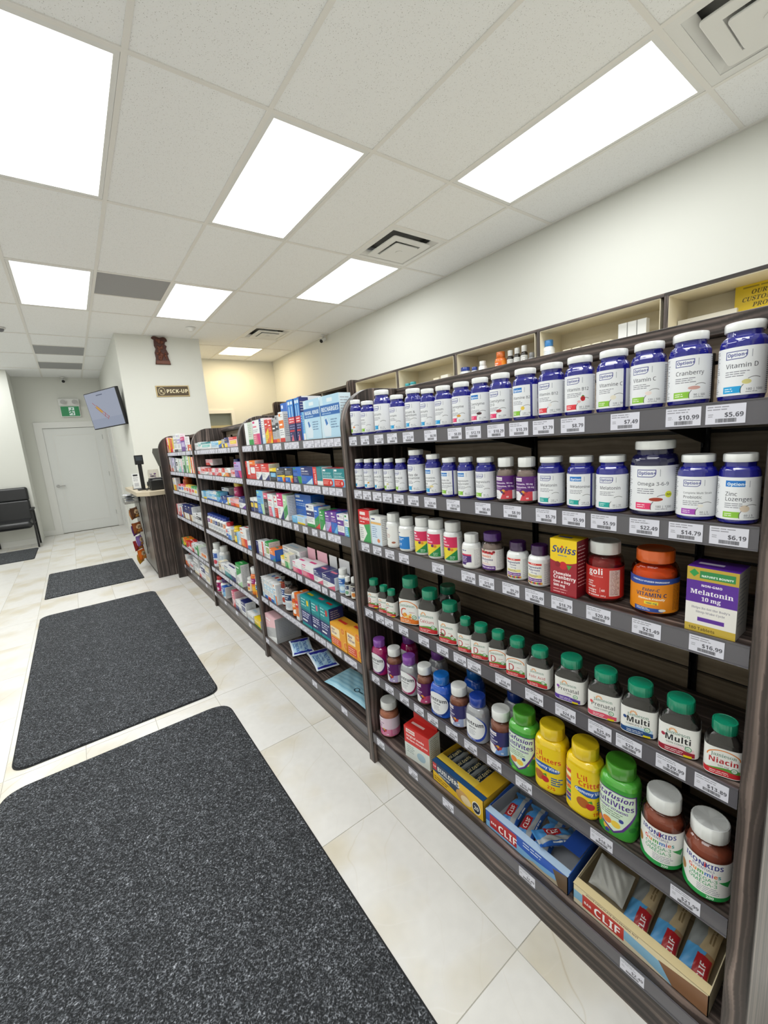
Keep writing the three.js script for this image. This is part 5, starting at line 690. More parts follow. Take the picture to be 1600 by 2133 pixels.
  [[1.402, -1.302, 0.18], [1.46, -1.304, 0.18], [1.518, -1.306, 0.16], [1.55, -1.31, -0.45]].forEach(([z, x, a], i) => bar('energy_bar', `${['first', 'second', 'third', 'torn open fourth'][i]} blue energy bar lying in the bright blue box`, [x, y + 0.034 + (i === 3 ? 0.032 : 0), z], [0.054, 0.135, 0.024], cd, Math.PI / 2 + a, i === 3 ? 0.2 : -0.08, 'energy bars in the blue box'));
  tray(1.643, 1.939, 0.058, 0.075, -1.205, 'cream open display box of white chocolate energy bars, rightmost on bottom shelf', (c, W) => { R(c, 0, 0, W, 100, '#e8d8b0'); T(c, 'WHITE CHOCOLATE MACADAMIA NUT', 60, 14, 12, '#6a4a2c', 'b'); P(c, [[0, 100], [0, 30], [W * 0.4, 24], [W * 0.7, 34], [W * 0.9, 100]], '#86b6d4'); P(c, [[0, 100], [0, 74], [W * 0.36, 66], [W * 0.6, 80], [W * 0.8, 100]], '#d8cdb4'); P(c, [[W * 0.68, 30], [W, 6], [W, 100], [W * 0.78, 100]], '#8a6244'); R(c, 44, 22, 176, 62, '#c03a30'); T(c, 'BAR', 50, 64, 18, '#fff', 'b'); T(c, 'CLIF', 94, 76, 54, '#fff', 'b'); }, [std(0xe4d6b4, 0.45), (c, W) => R(c, 0, 0, W, 100, '#e8d8b0'), std(0xb9a98a, 0.5)], std(0xecd9a8, 0.4), (t, L, D) => {
    const g = pillow(0.08, 0.085, 0.03, 0.004); g.rotateZ(0.5); g.translate(0.07, 0.072, -L / 2 + 0.065); mesh('crumpled_liner', g, new THREE.MeshPhysicalMaterial({ color: 0xd6d6d2, roughness: 0.35, transmission: 0.45, thickness: 0 }), t);
  });
  const wd = (c, W) => { R(c, 0, 0, W, 100, '#bda986'); P(c, [[W * 0.3, 0], [W, 0], [W, 40], [W * 0.7, 56], [W * 0.3, 40]], '#8c9090'); R(c, 0, 0, W * 0.46, 100, '#58a4dc'); P(c, [[0, 100], [0, 70], [W * 0.2, 60], [W * 0.46, 74], [W * 0.46, 100]], '#a9835c'); R(c, W * 0.06, 46, W * 0.34, 50, '#b8262c'); T(c, 'CLIF', W * 0.08, 84, 30, '#fff', 'b'); c.save(); c.translate(W * 0.9, 20); c.rotate(Math.PI / 2); T(c, 'WHITE CHOCOLATE', -14, 0, 13, '#5c4428', 'b'); c.restore(); LN(c, W * 0.6, 70, W * 0.3, 2, 10, '#8a7454', 5); };
  [[1.775, 0.04], [1.836, 0.03], [1.897, 0.0]].forEach(([z, a], i) => bar('energy_bar', `${['left', 'middle', 'right'][i]} tan and blue energy bar standing in the cream box`, [-1.29, y + 0.043, z], [0.056, 0.15, 0.024], wd, Math.PI / 2 + a, -0.28, 'energy bars in the cream box'));
}
// ------------------------------------------------------------------ products on the three farther units
const C = { w: '#eef0f2', gy: '#b4b6ba', dg: '#3c3e46', bk: '#1e2026', r: '#d8342e', pk: '#e06a86', lp: '#f2c4cc', mg: '#d42c78', o: '#ee7a24', ye: '#f2d020', gn: '#2f9a4a', lg: '#b4dcb0', tl: '#14868e', lt: '#7cccc8', sk: '#6cb8e6', lb: '#c2e0f4', b: '#2468c8', nv: '#26306e', pu: '#6a3a9c', lv: '#b8a8dc', cr: '#ece2c4', br: '#8a5a34', ol: '#8ea048', sg: '#cfdccb' };
const CN = { w: 'white', gy: 'grey', dg: 'charcoal', bk: 'black', r: 'red', pk: 'pink', lp: 'pale pink', mg: 'magenta', o: 'orange', ye: 'yellow', gn: 'green', lg: 'pale green', tl: 'teal', lt: 'aqua', sk: 'sky blue', lb: 'pale blue', b: 'blue', nv: 'navy', pu: 'purple', lv: 'lilac', cr: 'cream', br: 'brown', ol: 'olive', sg: 'sage' };
// spec: 'background first second style text'; returns boxes left to right
function rowOf(key, bay, row, dx, specs, o = {}) {
  specs.forEach((sp, i) => {
    const b = G[key][i]; if (!b) return; const [bg, c1, c2, s, ...t] = sp.split(' '), txt = t.join(' ').replace(/[*]/g, '').trim();
    const d = Math.min(dx * rr(0.85, 1.1), 0.25);
    const cols = [...new Set([CN[bg], CN[c1], CN[c2]])], look = cols.length > 2 && !o.where ? `${cols[0]}, ${cols[1]} and ${cols[2]}` : cols.slice(0, 2).join(' and ');
    const idx = (o.start || 0) + i;
    makeBox({ at: [b[0] + 0.0012 + (o.dxs || 0) + rr(0, 0.003), SHELF[bay][row] + 0.0004 + (o.dy || 0), (b[1] + b[2]) / 2], h: b[3], dz: b[2] - b[1] - 0.003, dx: d, turn: rr(-0.012, 0.012), px: bay === 2 ? 96 : 56, atlas: bay === 2 ? A3 : A2, front: autoFront(C[bg], C[c1], C[c2], +s, txt), side: sidePrint({ 0: C[bg], 8: '#eda52e', 9: C.nv, 10: C.nv, 11: '#d8eaf4', 6: '#e4ecee', 7: C.dg }[s] || C[o.side || 'w'], s === '8' || s === '9' || s === '10' ? '#e8dcc8' : undefined), top: topPrint(s === '8' ? '#f0ae3a' : s === '9' ? '#23a0a4' : s === '0' || s === '1' || s === '4' ? (s === '4' ? C[c2] : C[c1]) : C[bg], C[c2]), label: `${look} carton, ${o.where ? o.where : spot(idx, row, bay)}`, group: `cartons on the ${ROWN[row]} shelf of the ${BAYN[bay]} unit` });
  });
}
rowOf('b2r1', 2, 0, 0.05, ['sg w gn 2', 'w pk mg 5', 'w nv lb 2', 'ye r o 1', 'o r ye 0', 'gy dg r 3', 'gy dg o 3', 'w o r 3', 'b nv r 10', 'b nv r 10', 'sk b w 2', 'lb b w 11 NASAL RINSE', 'lb b w 11 RECHARGES']);
rowOf('b2r1back', 2, 0, 0.05, ['lv b o 0'], { where: 'behind the orange and white one, top shelf, second unit' });
G.b2r1back.shift();
rowOf('b2r1back', 2, 0, 0.1, ['nv pu w 2'], { where: 'behind the two tall blue ones, top shelf, second unit' });
rowOf('b2r2', 2, 1, 0.06, ['w r r 2', 'r w o 4', 'w r nv 0', 'w r nv 0', 'bk sk ye 4 BUCKLEY', 'b dg ye 7', 'b dg ye 7', 'b nv gn 5 Claritin', 'b nv lb 0', 'tl r w 2 AERIUS', 'r tl sk 6', 'r tl sk 6']);
G.b2r3[8][0] = -1.352;
rowOf('b2r3', 2, 2, 0.07, ['nv ye w 4', 'nv ye w 4', 'sk b lg 5', 'bk dg pk 4', 'w pk lb 5', 'w r r 5', 'w mg nv 0', 'gn lg w 1', 'b b w 0', 'w nv gn 3', 'gn b r 1', 'gn gn w 0', 'lv pu mg 0', 'b pu sk 0', 'w pu pu 3', 'w sk gn 5']);
rowOf('b2r3small', 2, 2, 0.04, ['lb sk ye 2'], { dxs: -0.0, dy: 0, where: 'small one lying before the big blue carton, third shelf' });
G.b2r4[4][0] = -1.352;
rowOf('b2r4', 2, 3, 0.08, ['w nv gy 2', 'w r gy 2', 'w ol gn 4', 'b o tl 0', 'w gy lb 3', 'w pk mg 5 Gravol', 'w pk mg 5 Gravol', 'w nv pk 0', 'w nv pk 0']);
{ // raised hang tabs behind the travel-sickness cartons
  [[5, 'pk'], [6, 'pk'], [7, 'w'], [8, 'w']].forEach(([i, c], k) => { const b = G.b2r4[i]; const m = mesh('hang_tab_card', bx(0, 0.0015, 0, 0.115, -(b[2] - b[1]) / 2 + 0.01, (b[2] - b[1]) / 2 - 0.01), std(c === 'pk' ? 0xeeb4c4 : 0xe6e8ea, 0.4)); m.position.set(-1.308, SHELF[2][3] + 0.0004, (b[1] + b[2]) / 2); tag(m, `${c === 'pk' ? 'pink' : 'white'} upright hang card behind the ${['first', 'second', 'third', 'fourth'][k]} fourth-shelf carton, second unit`, 'card', 'hang cards on the second unit'); });
  G.x1 = [[-1.4, -0.1, -0.045, 0.055], [-1.4, -0.042, 0.03, 0.078]];
  rowOf('x1', 2, 3, 0.035, ['cr w ye 4', 'cr gn lg 5'], { where: 'small one before the big white carton, fourth shelf, second unit' });
}
const far = (key, i, row, bay, o) => bottleAt(key, i, row, bay, { atlas: A2, px: bay === 2 ? 80 : 48, ...o });
const simple = (bg, c1, c2) => (c, W) => { R(c, 0, 0, W, 100, bg); const m = W / 2; R(c, m - 34, 8, 68, 34, c1); LN(c, m - 28, 16, 50, 2, 12, '#fff', 5); E(c, m + 12, 70, 18, 16, c2); LN(c, m - 30, 54, 30, 4, 10, '#8a8c96', 3); };
far('b2r4b', 0, 3, 2, { name: 'lotion_bottle', kind: 'hdpe', body: PL.white, cap: PL.capw, r: 0.022, draw: simple('#9cc4ea', '#2a62b4', '#dcecf8'), label: 'white bottle with blue label at right, fourth shelf, second unit' });
far('b2r4b', 1, 3, 2, { name: 'dropper_bottle', kind: 'web', body: PL.black, cap: PL.capw, r: 0.015, draw: simple('#e8ecec', '#3a4a6c', '#7ab08a'), z: 0.61, label: 'left one of two small dark bottles with white caps, second unit' });
far('b2r4b', 2, 3, 2, { name: 'dropper_bottle', kind: 'web', body: PL.black, cap: PL.capw, r: 0.015, draw: simple('#ece8dc', '#3a3a4c', '#e08a3a'), z: 0.66, label: 'right one of two small dark bottles with white caps, second unit' });
{ // fifth shelf of the second unit
  for (let i = 0; i < 5; i++) { G.q = [[-1.4 + 0, -0.496 + i * 0.052, -0.446 + i * 0.052, 0.128]]; rowOf('q', 2, 4, 0.12, [['w bk lb 2', 'w lb b 3', 'w lb r 3', 'w lb b 3', 'w sk o 5'][i]], { start: i }); }
  far('b2r5b', 0, 4, 2, { name: 'syrup_bottle', kind: 'iron', body: PL.amber, cap: PL.black, r: 0.03, x: -1.345, z: -0.205, h: 0.19, fill: FILL.red, draw: simple('#e2ecf4', '#2a4a8c', '#b84a3a'), label: 'red-brown antiseptic bottle with black cap, fifth shelf, second unit' });
  far('b2r5b', 1, 4, 2, { name: 'syrup_bottle', kind: 'iron', body: PL.clear, cap: PL.black, r: 0.042, x: -1.352, z: -0.11, h: 0.185, fill: FILL.grey, draw: simple('#e8eef4', '#26406e', '#c8d4e0'), label: 'large clear antiseptic bottle with black cap, fifth shelf, second unit' });
  far('b2r5b', 2, 4, 2, { name: 'syrup_bottle', kind: 'hdpe', body: PL.amber, cap: PL.capw, r: 0.024, x: -1.373, z: -0.005, fill: FILL.amber, draw: simple('#ee7a24', '#f4b070', '#ffffff'), label: 'small orange syrup bottle, fifth shelf, second unit' });
  G.b2r5o = [[-1.4, 0.035, 0.075, 0.155]]; rowOf('b2r5o', 2, 4, 0.07, ['o r w 3'], { where: 'narrow one right of the orange bottle, second unit' });
  G.b2r5.shift(); G.b2r5[0][1] = 0.11; rowOf('b2r5', 2, 4, 0.09, ['nv tl ye 9', 'nv tl pk 9', 'nv tl r 9', 'o ye r 8', 'o ye r 8'], { start: 9 });
}
{ // bottom shelf of the second unit
  G.b2r6[0][1] = -0.498; G.b2r6[0][2] = -0.33; G.b2r6[0][3] = 0.165; rowOf('b2r6', 2, 5, 0.16, ['gy lp w 1'], { side: 'gy' });
  const flat = (w, l, t, draw, label, at, ry, cat) => { const cell = A3.cell(Math.round(120 * l / w), 120, draw); const m = mesh(cat === 'cold pack' ? 'cold_pack' : 'mask_pack', cellUV(pillow(w, l, t, 0.008, 3), cell), cell.mat); m.position.set(...at); m.rotation.set(0.03, ry, 0, 'YXZ'); return tag(m, label, cat, 'flat packs on the bottom shelf of the second unit'); };
  const cp = (c, W) => { R(c, 0, 0, W, 100, '#dfeaf6'); R(c, 8, 8, W - 16, 84, '#b9dcf4'); P(c, [[8, 8], [34, 8], [44, 30], [34, 92], [8, 92]], '#2a2fa0'); R(c, W - 20, 8, 12, 84, '#2a2fa0'); T(c, 'INSTANT', 50, 40, 26, '#1f5ab4', 'b'); T(c, 'COLD PACK', 50, 56, 12, '#1f5ab4', 'b'); T(c, 'INSTANT', 50, 80, 22, '#1f5ab4', 'b'); LN(c, 50, 84, 60, 1, 4, '#1f5ab4', 3); };
  const y = SHELF[2][5];
  flat(0.13, 0.2, 0.016, cp, 'left one of the two instant cold packs lying flat', [-1.305, y + 0.013, -0.175], -0.3, 'cold pack');
  flat(0.13, 0.22, 0.016, cp, 'right one of the two instant cold packs lying flat', [-1.287, y + 0.021, 0.07], -0.2, 'cold pack');
  flat(0.2, 0.33, 0.022, (c, W) => { R(c, 0, 0, W, 100, '#9fd0e4'); for (let i = 0; i < 14; i++) R(c, 8, 8 + i * 6.4, W - 16, 2.4, i % 2 ? '#b4deee' : '#84bcd6'); R(c, 0, 0, W, 16, '#d8c4c8'); R(c, 20, 4, 16, 12, '#3a3a44'); ES(c, W * 0.6, 72, 8, 6, '#1e3a4a', 2.4); LN(c, W * 0.66, 72, 40, 1, 4, '#1e3a4a', 3); }, 'pale blue bag of pleated face masks on the bottom shelf', [-1.275, y + 0.018, 0.44], 0.12, 'mask pack');
}
// third unit
rowOf('b3r1', 3, 0, 0.05, ['w gy w 3', 'w lt gy 3', 'w lt tl 4', 'lb sk w 3', 'b ye nv 1', 'gy ye nv 5', 'nv ye lv 5', 'lp ye r 4']);
rowOf('b3r2', 3, 1, 0.06, ['w r lp 5', 'lp r w 3', 'w r gy 0', 'lp r w 0', 'w r pk 5', 'lp pk r 0', 'w r o 5', 'w r ye 0', 'w o br 5', 'lp r w 3', 'lv pu mg 5']);
G.s1 = [[-1.35, -1.66, -1.44, 0.05]]; rowOf('s1', 3, 1, 0.07, ['lp r w 5'], { dy: 0.069, where: 'lying on top of the red ones, second shelf, third unit' });
far('b3r3b', 0, 1, 3, { name: 'supplement_jar', kind: 'gum', body: PL.amber, fill: FILL.amber, cap: PL.dblue, r: 0.034, h: 0.115, x: -1.29, z: -0.98, draw: simple('#e8dcb8', '#c8922c', '#8a5a2c'), label: 'amber jar with blue lid behind the cartons, second shelf, third unit' });
rowOf('b3r3', 3, 2, 0.06, ['sk lb ye 2', 'lb sk b 3', 'w sk b 3', 'sk tl b 0', 'b nv w 0', 'b nv w 0', 'w ye gn 2', 'lp r o 5', 'w nv pu 0']);
G.s2 = [[-1.33, -1.36, -1.18, 0.1]]; rowOf('s2', 3, 2, 0.06, ['w nv gy 3'], { where: 'behind the blue ones, third shelf, third unit' });
far('b3r3b', 0, 2, 3, { name: 'lotion_bottle', kind: 'hdpe', body: PL.pinkb, cap: PL.yellow, r: 0.034, h: 0.152, x: -1.295, z: -1.03, draw: simple('#d83a7c', '#e85a94', '#f4c0d4'), label: 'pink bottle with yellow cap, third shelf, third unit' });
for (let i = 0; i < 7; i++) far('b3r4', i, 3, 3, { name: 'lotion_bottle', kind: 'vita', body: PL.white, cap: PL.dblue, r: 0.036, x: -1.355, z: -1.71 + i * 0.076, h: 0.138, draw: simple('#eef0f2', ['#7a4a8c', '#d88a4a', '#8a8c96', '#2a3c8c', '#3a3c46', '#8a8c96', '#e0946a'][i], '#c8ccd4'), label: `white bottle with blue cap, ${spot(i, 3, 3)}` });
far('b3r4', 7, 3, 3, { name: 'powder_bottle', kind: 'web', body: PL.white, cap: PL.red, r: 0.037, x: -1.355, z: -1.165, h: 0.115, draw: simple('#f0eeea', '#d84a3a', '#3a5ab4'), label: 'white powder bottle with red cap, fourth shelf, third unit' });
far('b3r4', 8, 3, 3, { name: 'powder_bottle', kind: 'vita', body: PL.yellow, cap: PL.yellow, r: 0.036, x: -1.365, z: -0.938, h: 0.115, draw: simple('#f2d020', '#6a6c76', '#f4e890'), label: 'yellow powder bottle, fourth shelf, third unit' });
G.b3r4x[0] = [-1.4, -1.115, -1.02, 0.082]; G.b3r4x[1] = [-1.4, -0.885, -0.805, 0.085]; G.b3r4x[2] = [-1.4, -0.795, -0.665, 0.13]; G.b3r4x[3] = [-1.4, -0.66, -0.56, 0.054];
rowOf('b3r4x', 3, 3, 0.06, ['w b sk 5', 'lb sk w 2', 'w o r 5', 'b w sk 1'], { start: 8 });
far('b3r5b', 0, 4, 3, { name: 'cleaner_jug', kind: 'web', body: PL.white, cap: PL.capw, r: 0.042, x: -1.35, z: -1.69, h: 0.21, draw: simple('#dfe6f2', '#3a62b4', '#d84a5a'), label: 'white jug with blue print, leftmost, fifth shelf, third unit' });
far('b3r5b', 1, 4, 3, { name: 'cleaner_jug', kind: 'web', body: PL.white, cap: PL.capw, r: 0.044, x: -1.32, z: -1.585, h: 0.19, draw: simple('#dbe4ea', '#b8c8d4', '#e8eef2'), label: 'white jug with violet hang tag, fifth shelf, third unit' });
G.b3r5 = [[-1.4, -1.53, -1.46, 0.085], [-1.4, -1.45, -1.37, 0.078], [-1.4, -1.36, -1.06, 0.085], [-1.4, -1.03, -0.91, 0.17]];
rowOf('b3r5', 3, 4, 0.07, ['cr br w 3', 'w cr gy 3', 'w tl nv 5', 'w gn lg 1'], { start: 2 });
far('b3r5b', 2, 4, 3, { name: 'sunscreen_bottle', kind: 'hdpe', body: PL.white, cap: PL.capw, r: 0.03, x: -1.365, z: -0.795, h: 0.1, draw: simple('#f4e8d0', '#9a2a6c', '#f0a02c'), label: 'short orange and purple sunscreen bottle, fifth shelf, third unit' });
far('b3r5b', 3, 4, 3, { name: 'sunscreen_bottle', kind: 'hdpe', body: PL.tiger, cap: PL.capw, r: 0.034, x: -1.36, z: -0.7, h: 0.195, draw: simple('#f08a24', '#a02a74', '#f4c040'), label: 'tall orange sunscreen bottle with white cap, third unit' });
far('b3r5b', 3, 4, 3, { name: 'sunscreen_bottle', kind: 'hdpe', body: PL.white, cap: PL.capw, r: 0.03, x: -1.368, z: -0.61, h: 0.15, draw: simple('#f0c030', '#2a8ac8', '#f08a24'), label: 'orange and blue sunscreen bottle, rightmost, fifth shelf, third unit' });
far('b3r6b', 0, 5, 3, { name: 'mouthwash_bottle', kind: 'web', body: PL.white, cap: PL.red, r: 0.036, x: -1.36, z: -1.70, h: 0.14, draw: simple('#c02470', '#7a1a5c', '#f0d4e4'), label: 'white and magenta bottle with red cap, bottom shelf, third unit' });
far('b3r6b', 1, 5, 3, { name: 'mouthwash_bottle', kind: 'web', body: PL.white, cap: PL.purple, r: 0.045, x: -1.345, z: -1.58, h: 0.14, draw: simple('#eef0f2', '#5a4a9c', '#dcdce8'), label: 'white bottle with purple cap, bottom shelf, third unit' });
G.b3r6 = [[-1.4, -1.52, -1.44, 0.1], [-1.4, -1.25, -1.18, 0.13], [-1.4, -1.165, -1.03, 0.075], [-1.4, -1.02, -0.91, 0.11], [-1.4, -0.9, -0.76, 0.055], [-1.4, -0.745, -0.62, 0.06]];
rowOf('b3r6', 3, 5, 0.09, ['sk b w 1', 'lp pk r 0', 'w nv gy 5', 'w nv nv 4', 'w gy lb 3', 'ye ye gn 3'], { start: 2 });
// farthest unit
rowOf('b4r1', 4, 0, 0.05, ['r o w 5', 'r lp w 0', 'o ye r 2', 'ye r w 2', 'w gy dg 3', 'w lv gy 3', 'pu lv mg 4', 'w bk gy 4', 'r w o 2', 'o w r 5']);
rowOf('b4r2', 4, 1, 0.03, ['w o lp 5', 'w lv o 2', 'w nv o 2', 'lv w nv 5', 'nv w bk 2', 'w bk gy 3', 'sg w lt 2', 'w lt gy 5', 'w lp lv 2', 'sg gn bk 5', 'lg gn w 2', 'w gn lg 5', 'lg ye w 2', 'o r ye 5', 'r w o 2']);
rowOf('b4r3', 4, 2, 0.05, ['w cr ye 5', 'w ye o 5', 'w nv r 4', 'w b pk 4', 'w o r 4', 'w r ye 4', 'lp r ye 4', 'w r gn 4', 'w ye gn 4']);
far('b3r3b', 0, 2, 4, { name: 'plush_bottle', kind: 'web', body: PL.tiger, cap: PL.orange, r: 0.045, h: 0.17, x: -1.3, z: -2.72, draw: simple('#e0701c', '#c8301c', '#f4c8a0'), label: 'orange animal-shaped children\'s bottle, third shelf, farthest unit' });
rowOf('b4r4', 4, 3, 0.1, ['lp r w 2', 'w r gy 5', 'w r b 2', 'nv br w 5', 'nv cr w 5', 'nv br cr 5', 'w gy gy 3', 'w dg gy 3']);
rowOf('b4r5', 4, 4, 0.09, ['gn ol w 0', 'ye o gn 0', 'r r w 1', 'r w lp 5', 'w r gy 5', 'w gn gy 3', 'sg gn w 2', 'w o gy 4']);
G.b4r6[0] = [-1.4, -3.0, -2.9, 0.11]; G.b4r6[1] = [-1.4, -2.89, -2.77, 0.075]; G.b4r6[2] = [-1.4, -2.76, -2.63, 0.07]; G.b4r6[3] = [-1.4, -2.55, -2.36, 0.17]; G.b4r6[4] = [-1.4, -2.35, -2.25, 0.08]; G.b4r6[5] = [-1.4, -2.24, -2.09, 0.17]; G.b4r6[6] = [-1.4, -2.08, -1.93, 0.165];
rowOf('b4r6', 4, 5, 0.09, ['w o r 5', 'w o gy 5', 'w r gy 3', 'w gy cr 3', 'w r lp 5', 'w nv gy 3', 'cr gy w 3']);
// ------------------------------------------------------------------ floor mats
{
  const rmat = (x0, x1, z0, z1, r, mat, name, label) => {
    const t = thing(name, label, 'floor mat', [(x0 + x1) / 2, 0, (z0 + z1) / 2], 'charcoal mats down the aisle'); const w = (x1 - x0) / 2, d = (z1 - z0) / 2;
    const sh = (e, q) => { const s = new THREE.Shape(), a = w - e, b = d - e; s.moveTo(-a + q, -b); s.lineTo(a - q, -b); s.quadraticCurveTo(a, -b, a, -b + q); s.lineTo(a, b - q); s.quadraticCurveTo(a, b, a - q, b); s.lineTo(-a + q, b); s.quadraticCurveTo(-a, b, -a, b - q); s.lineTo(-a, -b + q); s.quadraticCurveTo(-a, -b, -a + q, -b); return s; };
    const flat = (s, y0, h, bev) => { const g = new THREE.ExtrudeGeometry(s, { depth: h, bevelEnabled: bev > 0, bevelSize: bev, bevelThickness: bev, bevelSegments: 2, curveSegments: 8 }); g.rotateX(-Math.PI / 2); g.translate(0, y0, 0); return grain(g, 'z', rnd(), rnd()); };
    mesh('rubber_backing', flat(sh(0.004, r), 0.0002, 0.0035, 0.0), M.rubber, t);
    mesh('carpet_pile', flat(sh(0.012, r), 0.0045, 0.003, 0.002), mat, t);
  };
  rmat(-2.745, -1.775, -0.175, 2.6, 0.1, M.mat, 'floor_mat', 'large charcoal carpet mat nearest the camera');
  rmat(-2.725, -1.775, -2.745, -0.305, 0.08, M.mat, 'floor_mat', 'large charcoal carpet mat, second from the camera');
  rmat(-2.72, -1.79, -4.6, -3.36, 0.02, M.matRib, 'floor_mat', 'smaller ribbed charcoal mat before the counter');
  rmat(-4.1, -2.93, -7.0, -5.95, 0.05, M.mat, 'floor_mat', 'charcoal mat in front of the black waiting chair');
}
// ------------------------------------------------------------------ checkout counter at the end of the aisle
{
  const t = thing('checkout_counter', 'dark wood checkout counter with cream top, at the end of the shelving', 'counter', [0, 0, 0]);
  mesh('end_panel', grain(rbx(-1.665, -1.1, 0, 0.95, -3.235, -3.2, 0.003), 'y', 0.3, 0.1), M.wood, t);
  mesh('customer_panel', bx(-1.665, -1.645, 0.06, 0.95, -4.42, -3.236), M.greyPanel, t);
  mesh('toe_kick', bx(-1.648, -1.63, 0, 0.06, -4.42, -3.236), M.black, t);
  mesh('rear_panel', grain(bx(-1.645, -1.1, 0, 0.95, -4.42, -4.39), 'y'), M.wood, t);
  const s = new THREE.Shape(); s.moveTo(-1.73, 4.52); s.lineTo(-1.73, 3.3); s.lineTo(-1.62, 3.165); s.lineTo(-1.1, 3.165); s.lineTo(-1.1, 4.52); s.closePath();
  const g = new THREE.ExtrudeGeometry(s, { depth: 0.042, bevelEnabled: true, bevelSize: 0.003, bevelThickness: 0.003, bevelSegments: 2 }); g.rotateX(-Math.PI / 2); g.translate(0, 0.954, 0);
  mesh('counter_top', g, M.counterTop, t);
  const y = 1.0;
  const p = thing('card_terminal', 'black card terminal on a tall stand at the counter edge', 'card terminal', [-1.62, y, -3.6]);
  mesh('base', rbx(-0.06, 0.06, 0, 0.012, -0.05, 0.05, 0.004), M.black, p); mesh('pole', rbx(-0.02, 0.02, 0.012, 0.3, -0.015, 0.015, 0.004), M.black, p);
  const hd = mesh('terminal', rbx(-0.045, 0.045, 0.3, 0.41, -0.02, 0.02, 0.006), M.black, p); mesh('screen', bx(-0.033, 0.033, 0.345, 0.395, 0.02, 0.0215), std(0x3a4046, 0.2), hd);
  const pr = thing('receipt_printer', 'black receipt printer box beside the card terminal', 'printer', [-1.5, y, -3.4]);
  mesh('body', rbx(-0.075, 0.075, 0, 0.115, -0.09, 0.09, 0.008), M.black, pr); mesh('lid', rbx(-0.07, 0.07, 0.115, 0.135, -0.085, 0.04, 0.006), std(0x26262a, 0.4), pr); mesh('paper_slot', bx(-0.045, 0.045, 0.115, 0.118, 0.05, 0.06), M.white, pr);
  const cb = new THREE.CatmullRomCurve3([[-1.61, 1.02, -3.56], [-1.6, 1.008, -3.5], [-1.61, 1.007, -3.42], [-1.6, 1.03, -3.36], [-1.592, 1.09, -3.37], [-1.59, 1.09, -3.44], [-1.588, 1.05, -3.47]].map((v) => new THREE.Vector3(...v)));
  const cbl = mesh('cable', new THREE.TubeGeometry(cb, 40, 0.005, 8), M.black, p); cbl.position.set(1.62, -y, 3.6);
  const jr = thing('candy_jar', 'clear jar of wrapped candies on the counter behind the printer', 'jar', [-1.49, y, -3.62]);
  mesh('glass', loft([[0.8, 0], [1, 0.01], [1, 0.2], [0.9, 0.23], [0.86, 0.23]], 0.06, 0.06, 2, 28), PL.clear, jr);
  const cols = [0x7a5a8c, 0xb8b4c0, 0x4a3c52, 0xa08aa8]; for (let i = 0; i < 26; i++) { const q = new THREE.SphereGeometry(0.015, 8, 6); q.scale(1, 0.7, 1); const a = i * 2.4, r = 0.034 * Math.sqrt((i % 7) / 7 + 0.1); q.translate(Math.cos(a) * r, 0.02 + Math.floor(i / 4) * 0.026, Math.sin(a) * r); mesh('candy', q, std(cols[i % 4], 0.35), jr); }
  const cd = thing('sign_holder', 'small white printed card in a black wire holder on the counter', 'sign', [-1.655, y, -3.86]);
  const cc = A2.cell(60, 120, (c, W) => { R(c, 0, 0, W, 100, '#eceeee'); R(c, 8, 6, W - 20, 10, '#2a2c30'); LN(c, 6, 22, W - 14, 5, 6, '#8a8c92', 2); R(c, 10, 60, W - 22, 22, '#c4c6ca'); });
  const cg = boxGeo(0.002, 0.19, 0.08, cc, cc, cc); cg.rotateY(-Math.PI / 2); mesh('card', cg, cc.mat, cd); mesh('holder', join([bx(-0.05, 0.05, 0, 0.006, -0.02, 0.03), bx(-0.05, -0.047, 0, 0.06, 0.02, 0.023), bx(0.047, 0.05, 0, 0.06, 0.02, 0.023)]), M.black, cd);
  const mo = thing('monitor', 'dark tilted monitor edge showing behind the end panel of the shelving', 'monitor', [-1.375, y, -3.78]);
  mesh('foot', rbx(-0.05, 0.05, 0, 0.012, -0.05, 0.05, 0.004), M.black, mo); mesh('neck', bx(-0.012, 0.012, 0.012, 0.3, -0.012, 0.012), M.black, mo);
  const ms = new THREE.Shape(); ms.moveTo(-0.02, 0.26); ms.lineTo(-0.068, 0.43); ms.lineTo(-0.058, 0.475); ms.lineTo(0.16, 0.475); ms.lineTo(0.16, 0.26); ms.closePath(); const mg = new THREE.ExtrudeGeometry(ms, { depth: 0.03, bevelEnabled: true, bevelSize: 0.002, bevelThickness: 0.002, bevelSegments: 1 }); mg.translate(0, 0, 0.013); mesh('screen', mg, std(0x55554f, 0.4), mo);
  // hanging snack bags and wire basket on the customer side
  const rk = thing('snack_rack', 'wire rack hanging snack bags on the counter side', 'rack', [-1.667, 0, -3.75]);
  mesh('clip_strip', bx(-0.012, -0.006, 0.2, 0.92, -0.02, 0.02), M.blackMetal, rk); mesh('hanger', bx(-0.006, 0.002, 0.86, 0.94, -0.06, 0.06), M.blackMetal, rk);
  const bsk = thing('wire_basket', 'silver wire basket of packets below the counter top', 'basket', [-1.667, 0.83, -3.98]);
  const bw = []; for (let i = 0; i < 6; i++) { bw.push(bx(-0.15 + i * 0.028, -0.147 + i * 0.028, 0, 0.004, -0.13, 0.13)); } for (let i = 0; i < 5; i++) bw.push(bx(-0.15, 0, 0, 0.004, -0.13 + i * 0.064, -0.127 + i * 0.064)); bw.push(bx(-0.152, -0.148, 0, 0.06, -0.13, 0.13), bx(-0.15, 0, 0.056, 0.06, -0.132, -0.128), bx(-0.15, 0, 0.056, 0.06, 0.128, 0.132)); mesh('wire_tray', join(bw), M.chrome, bsk);
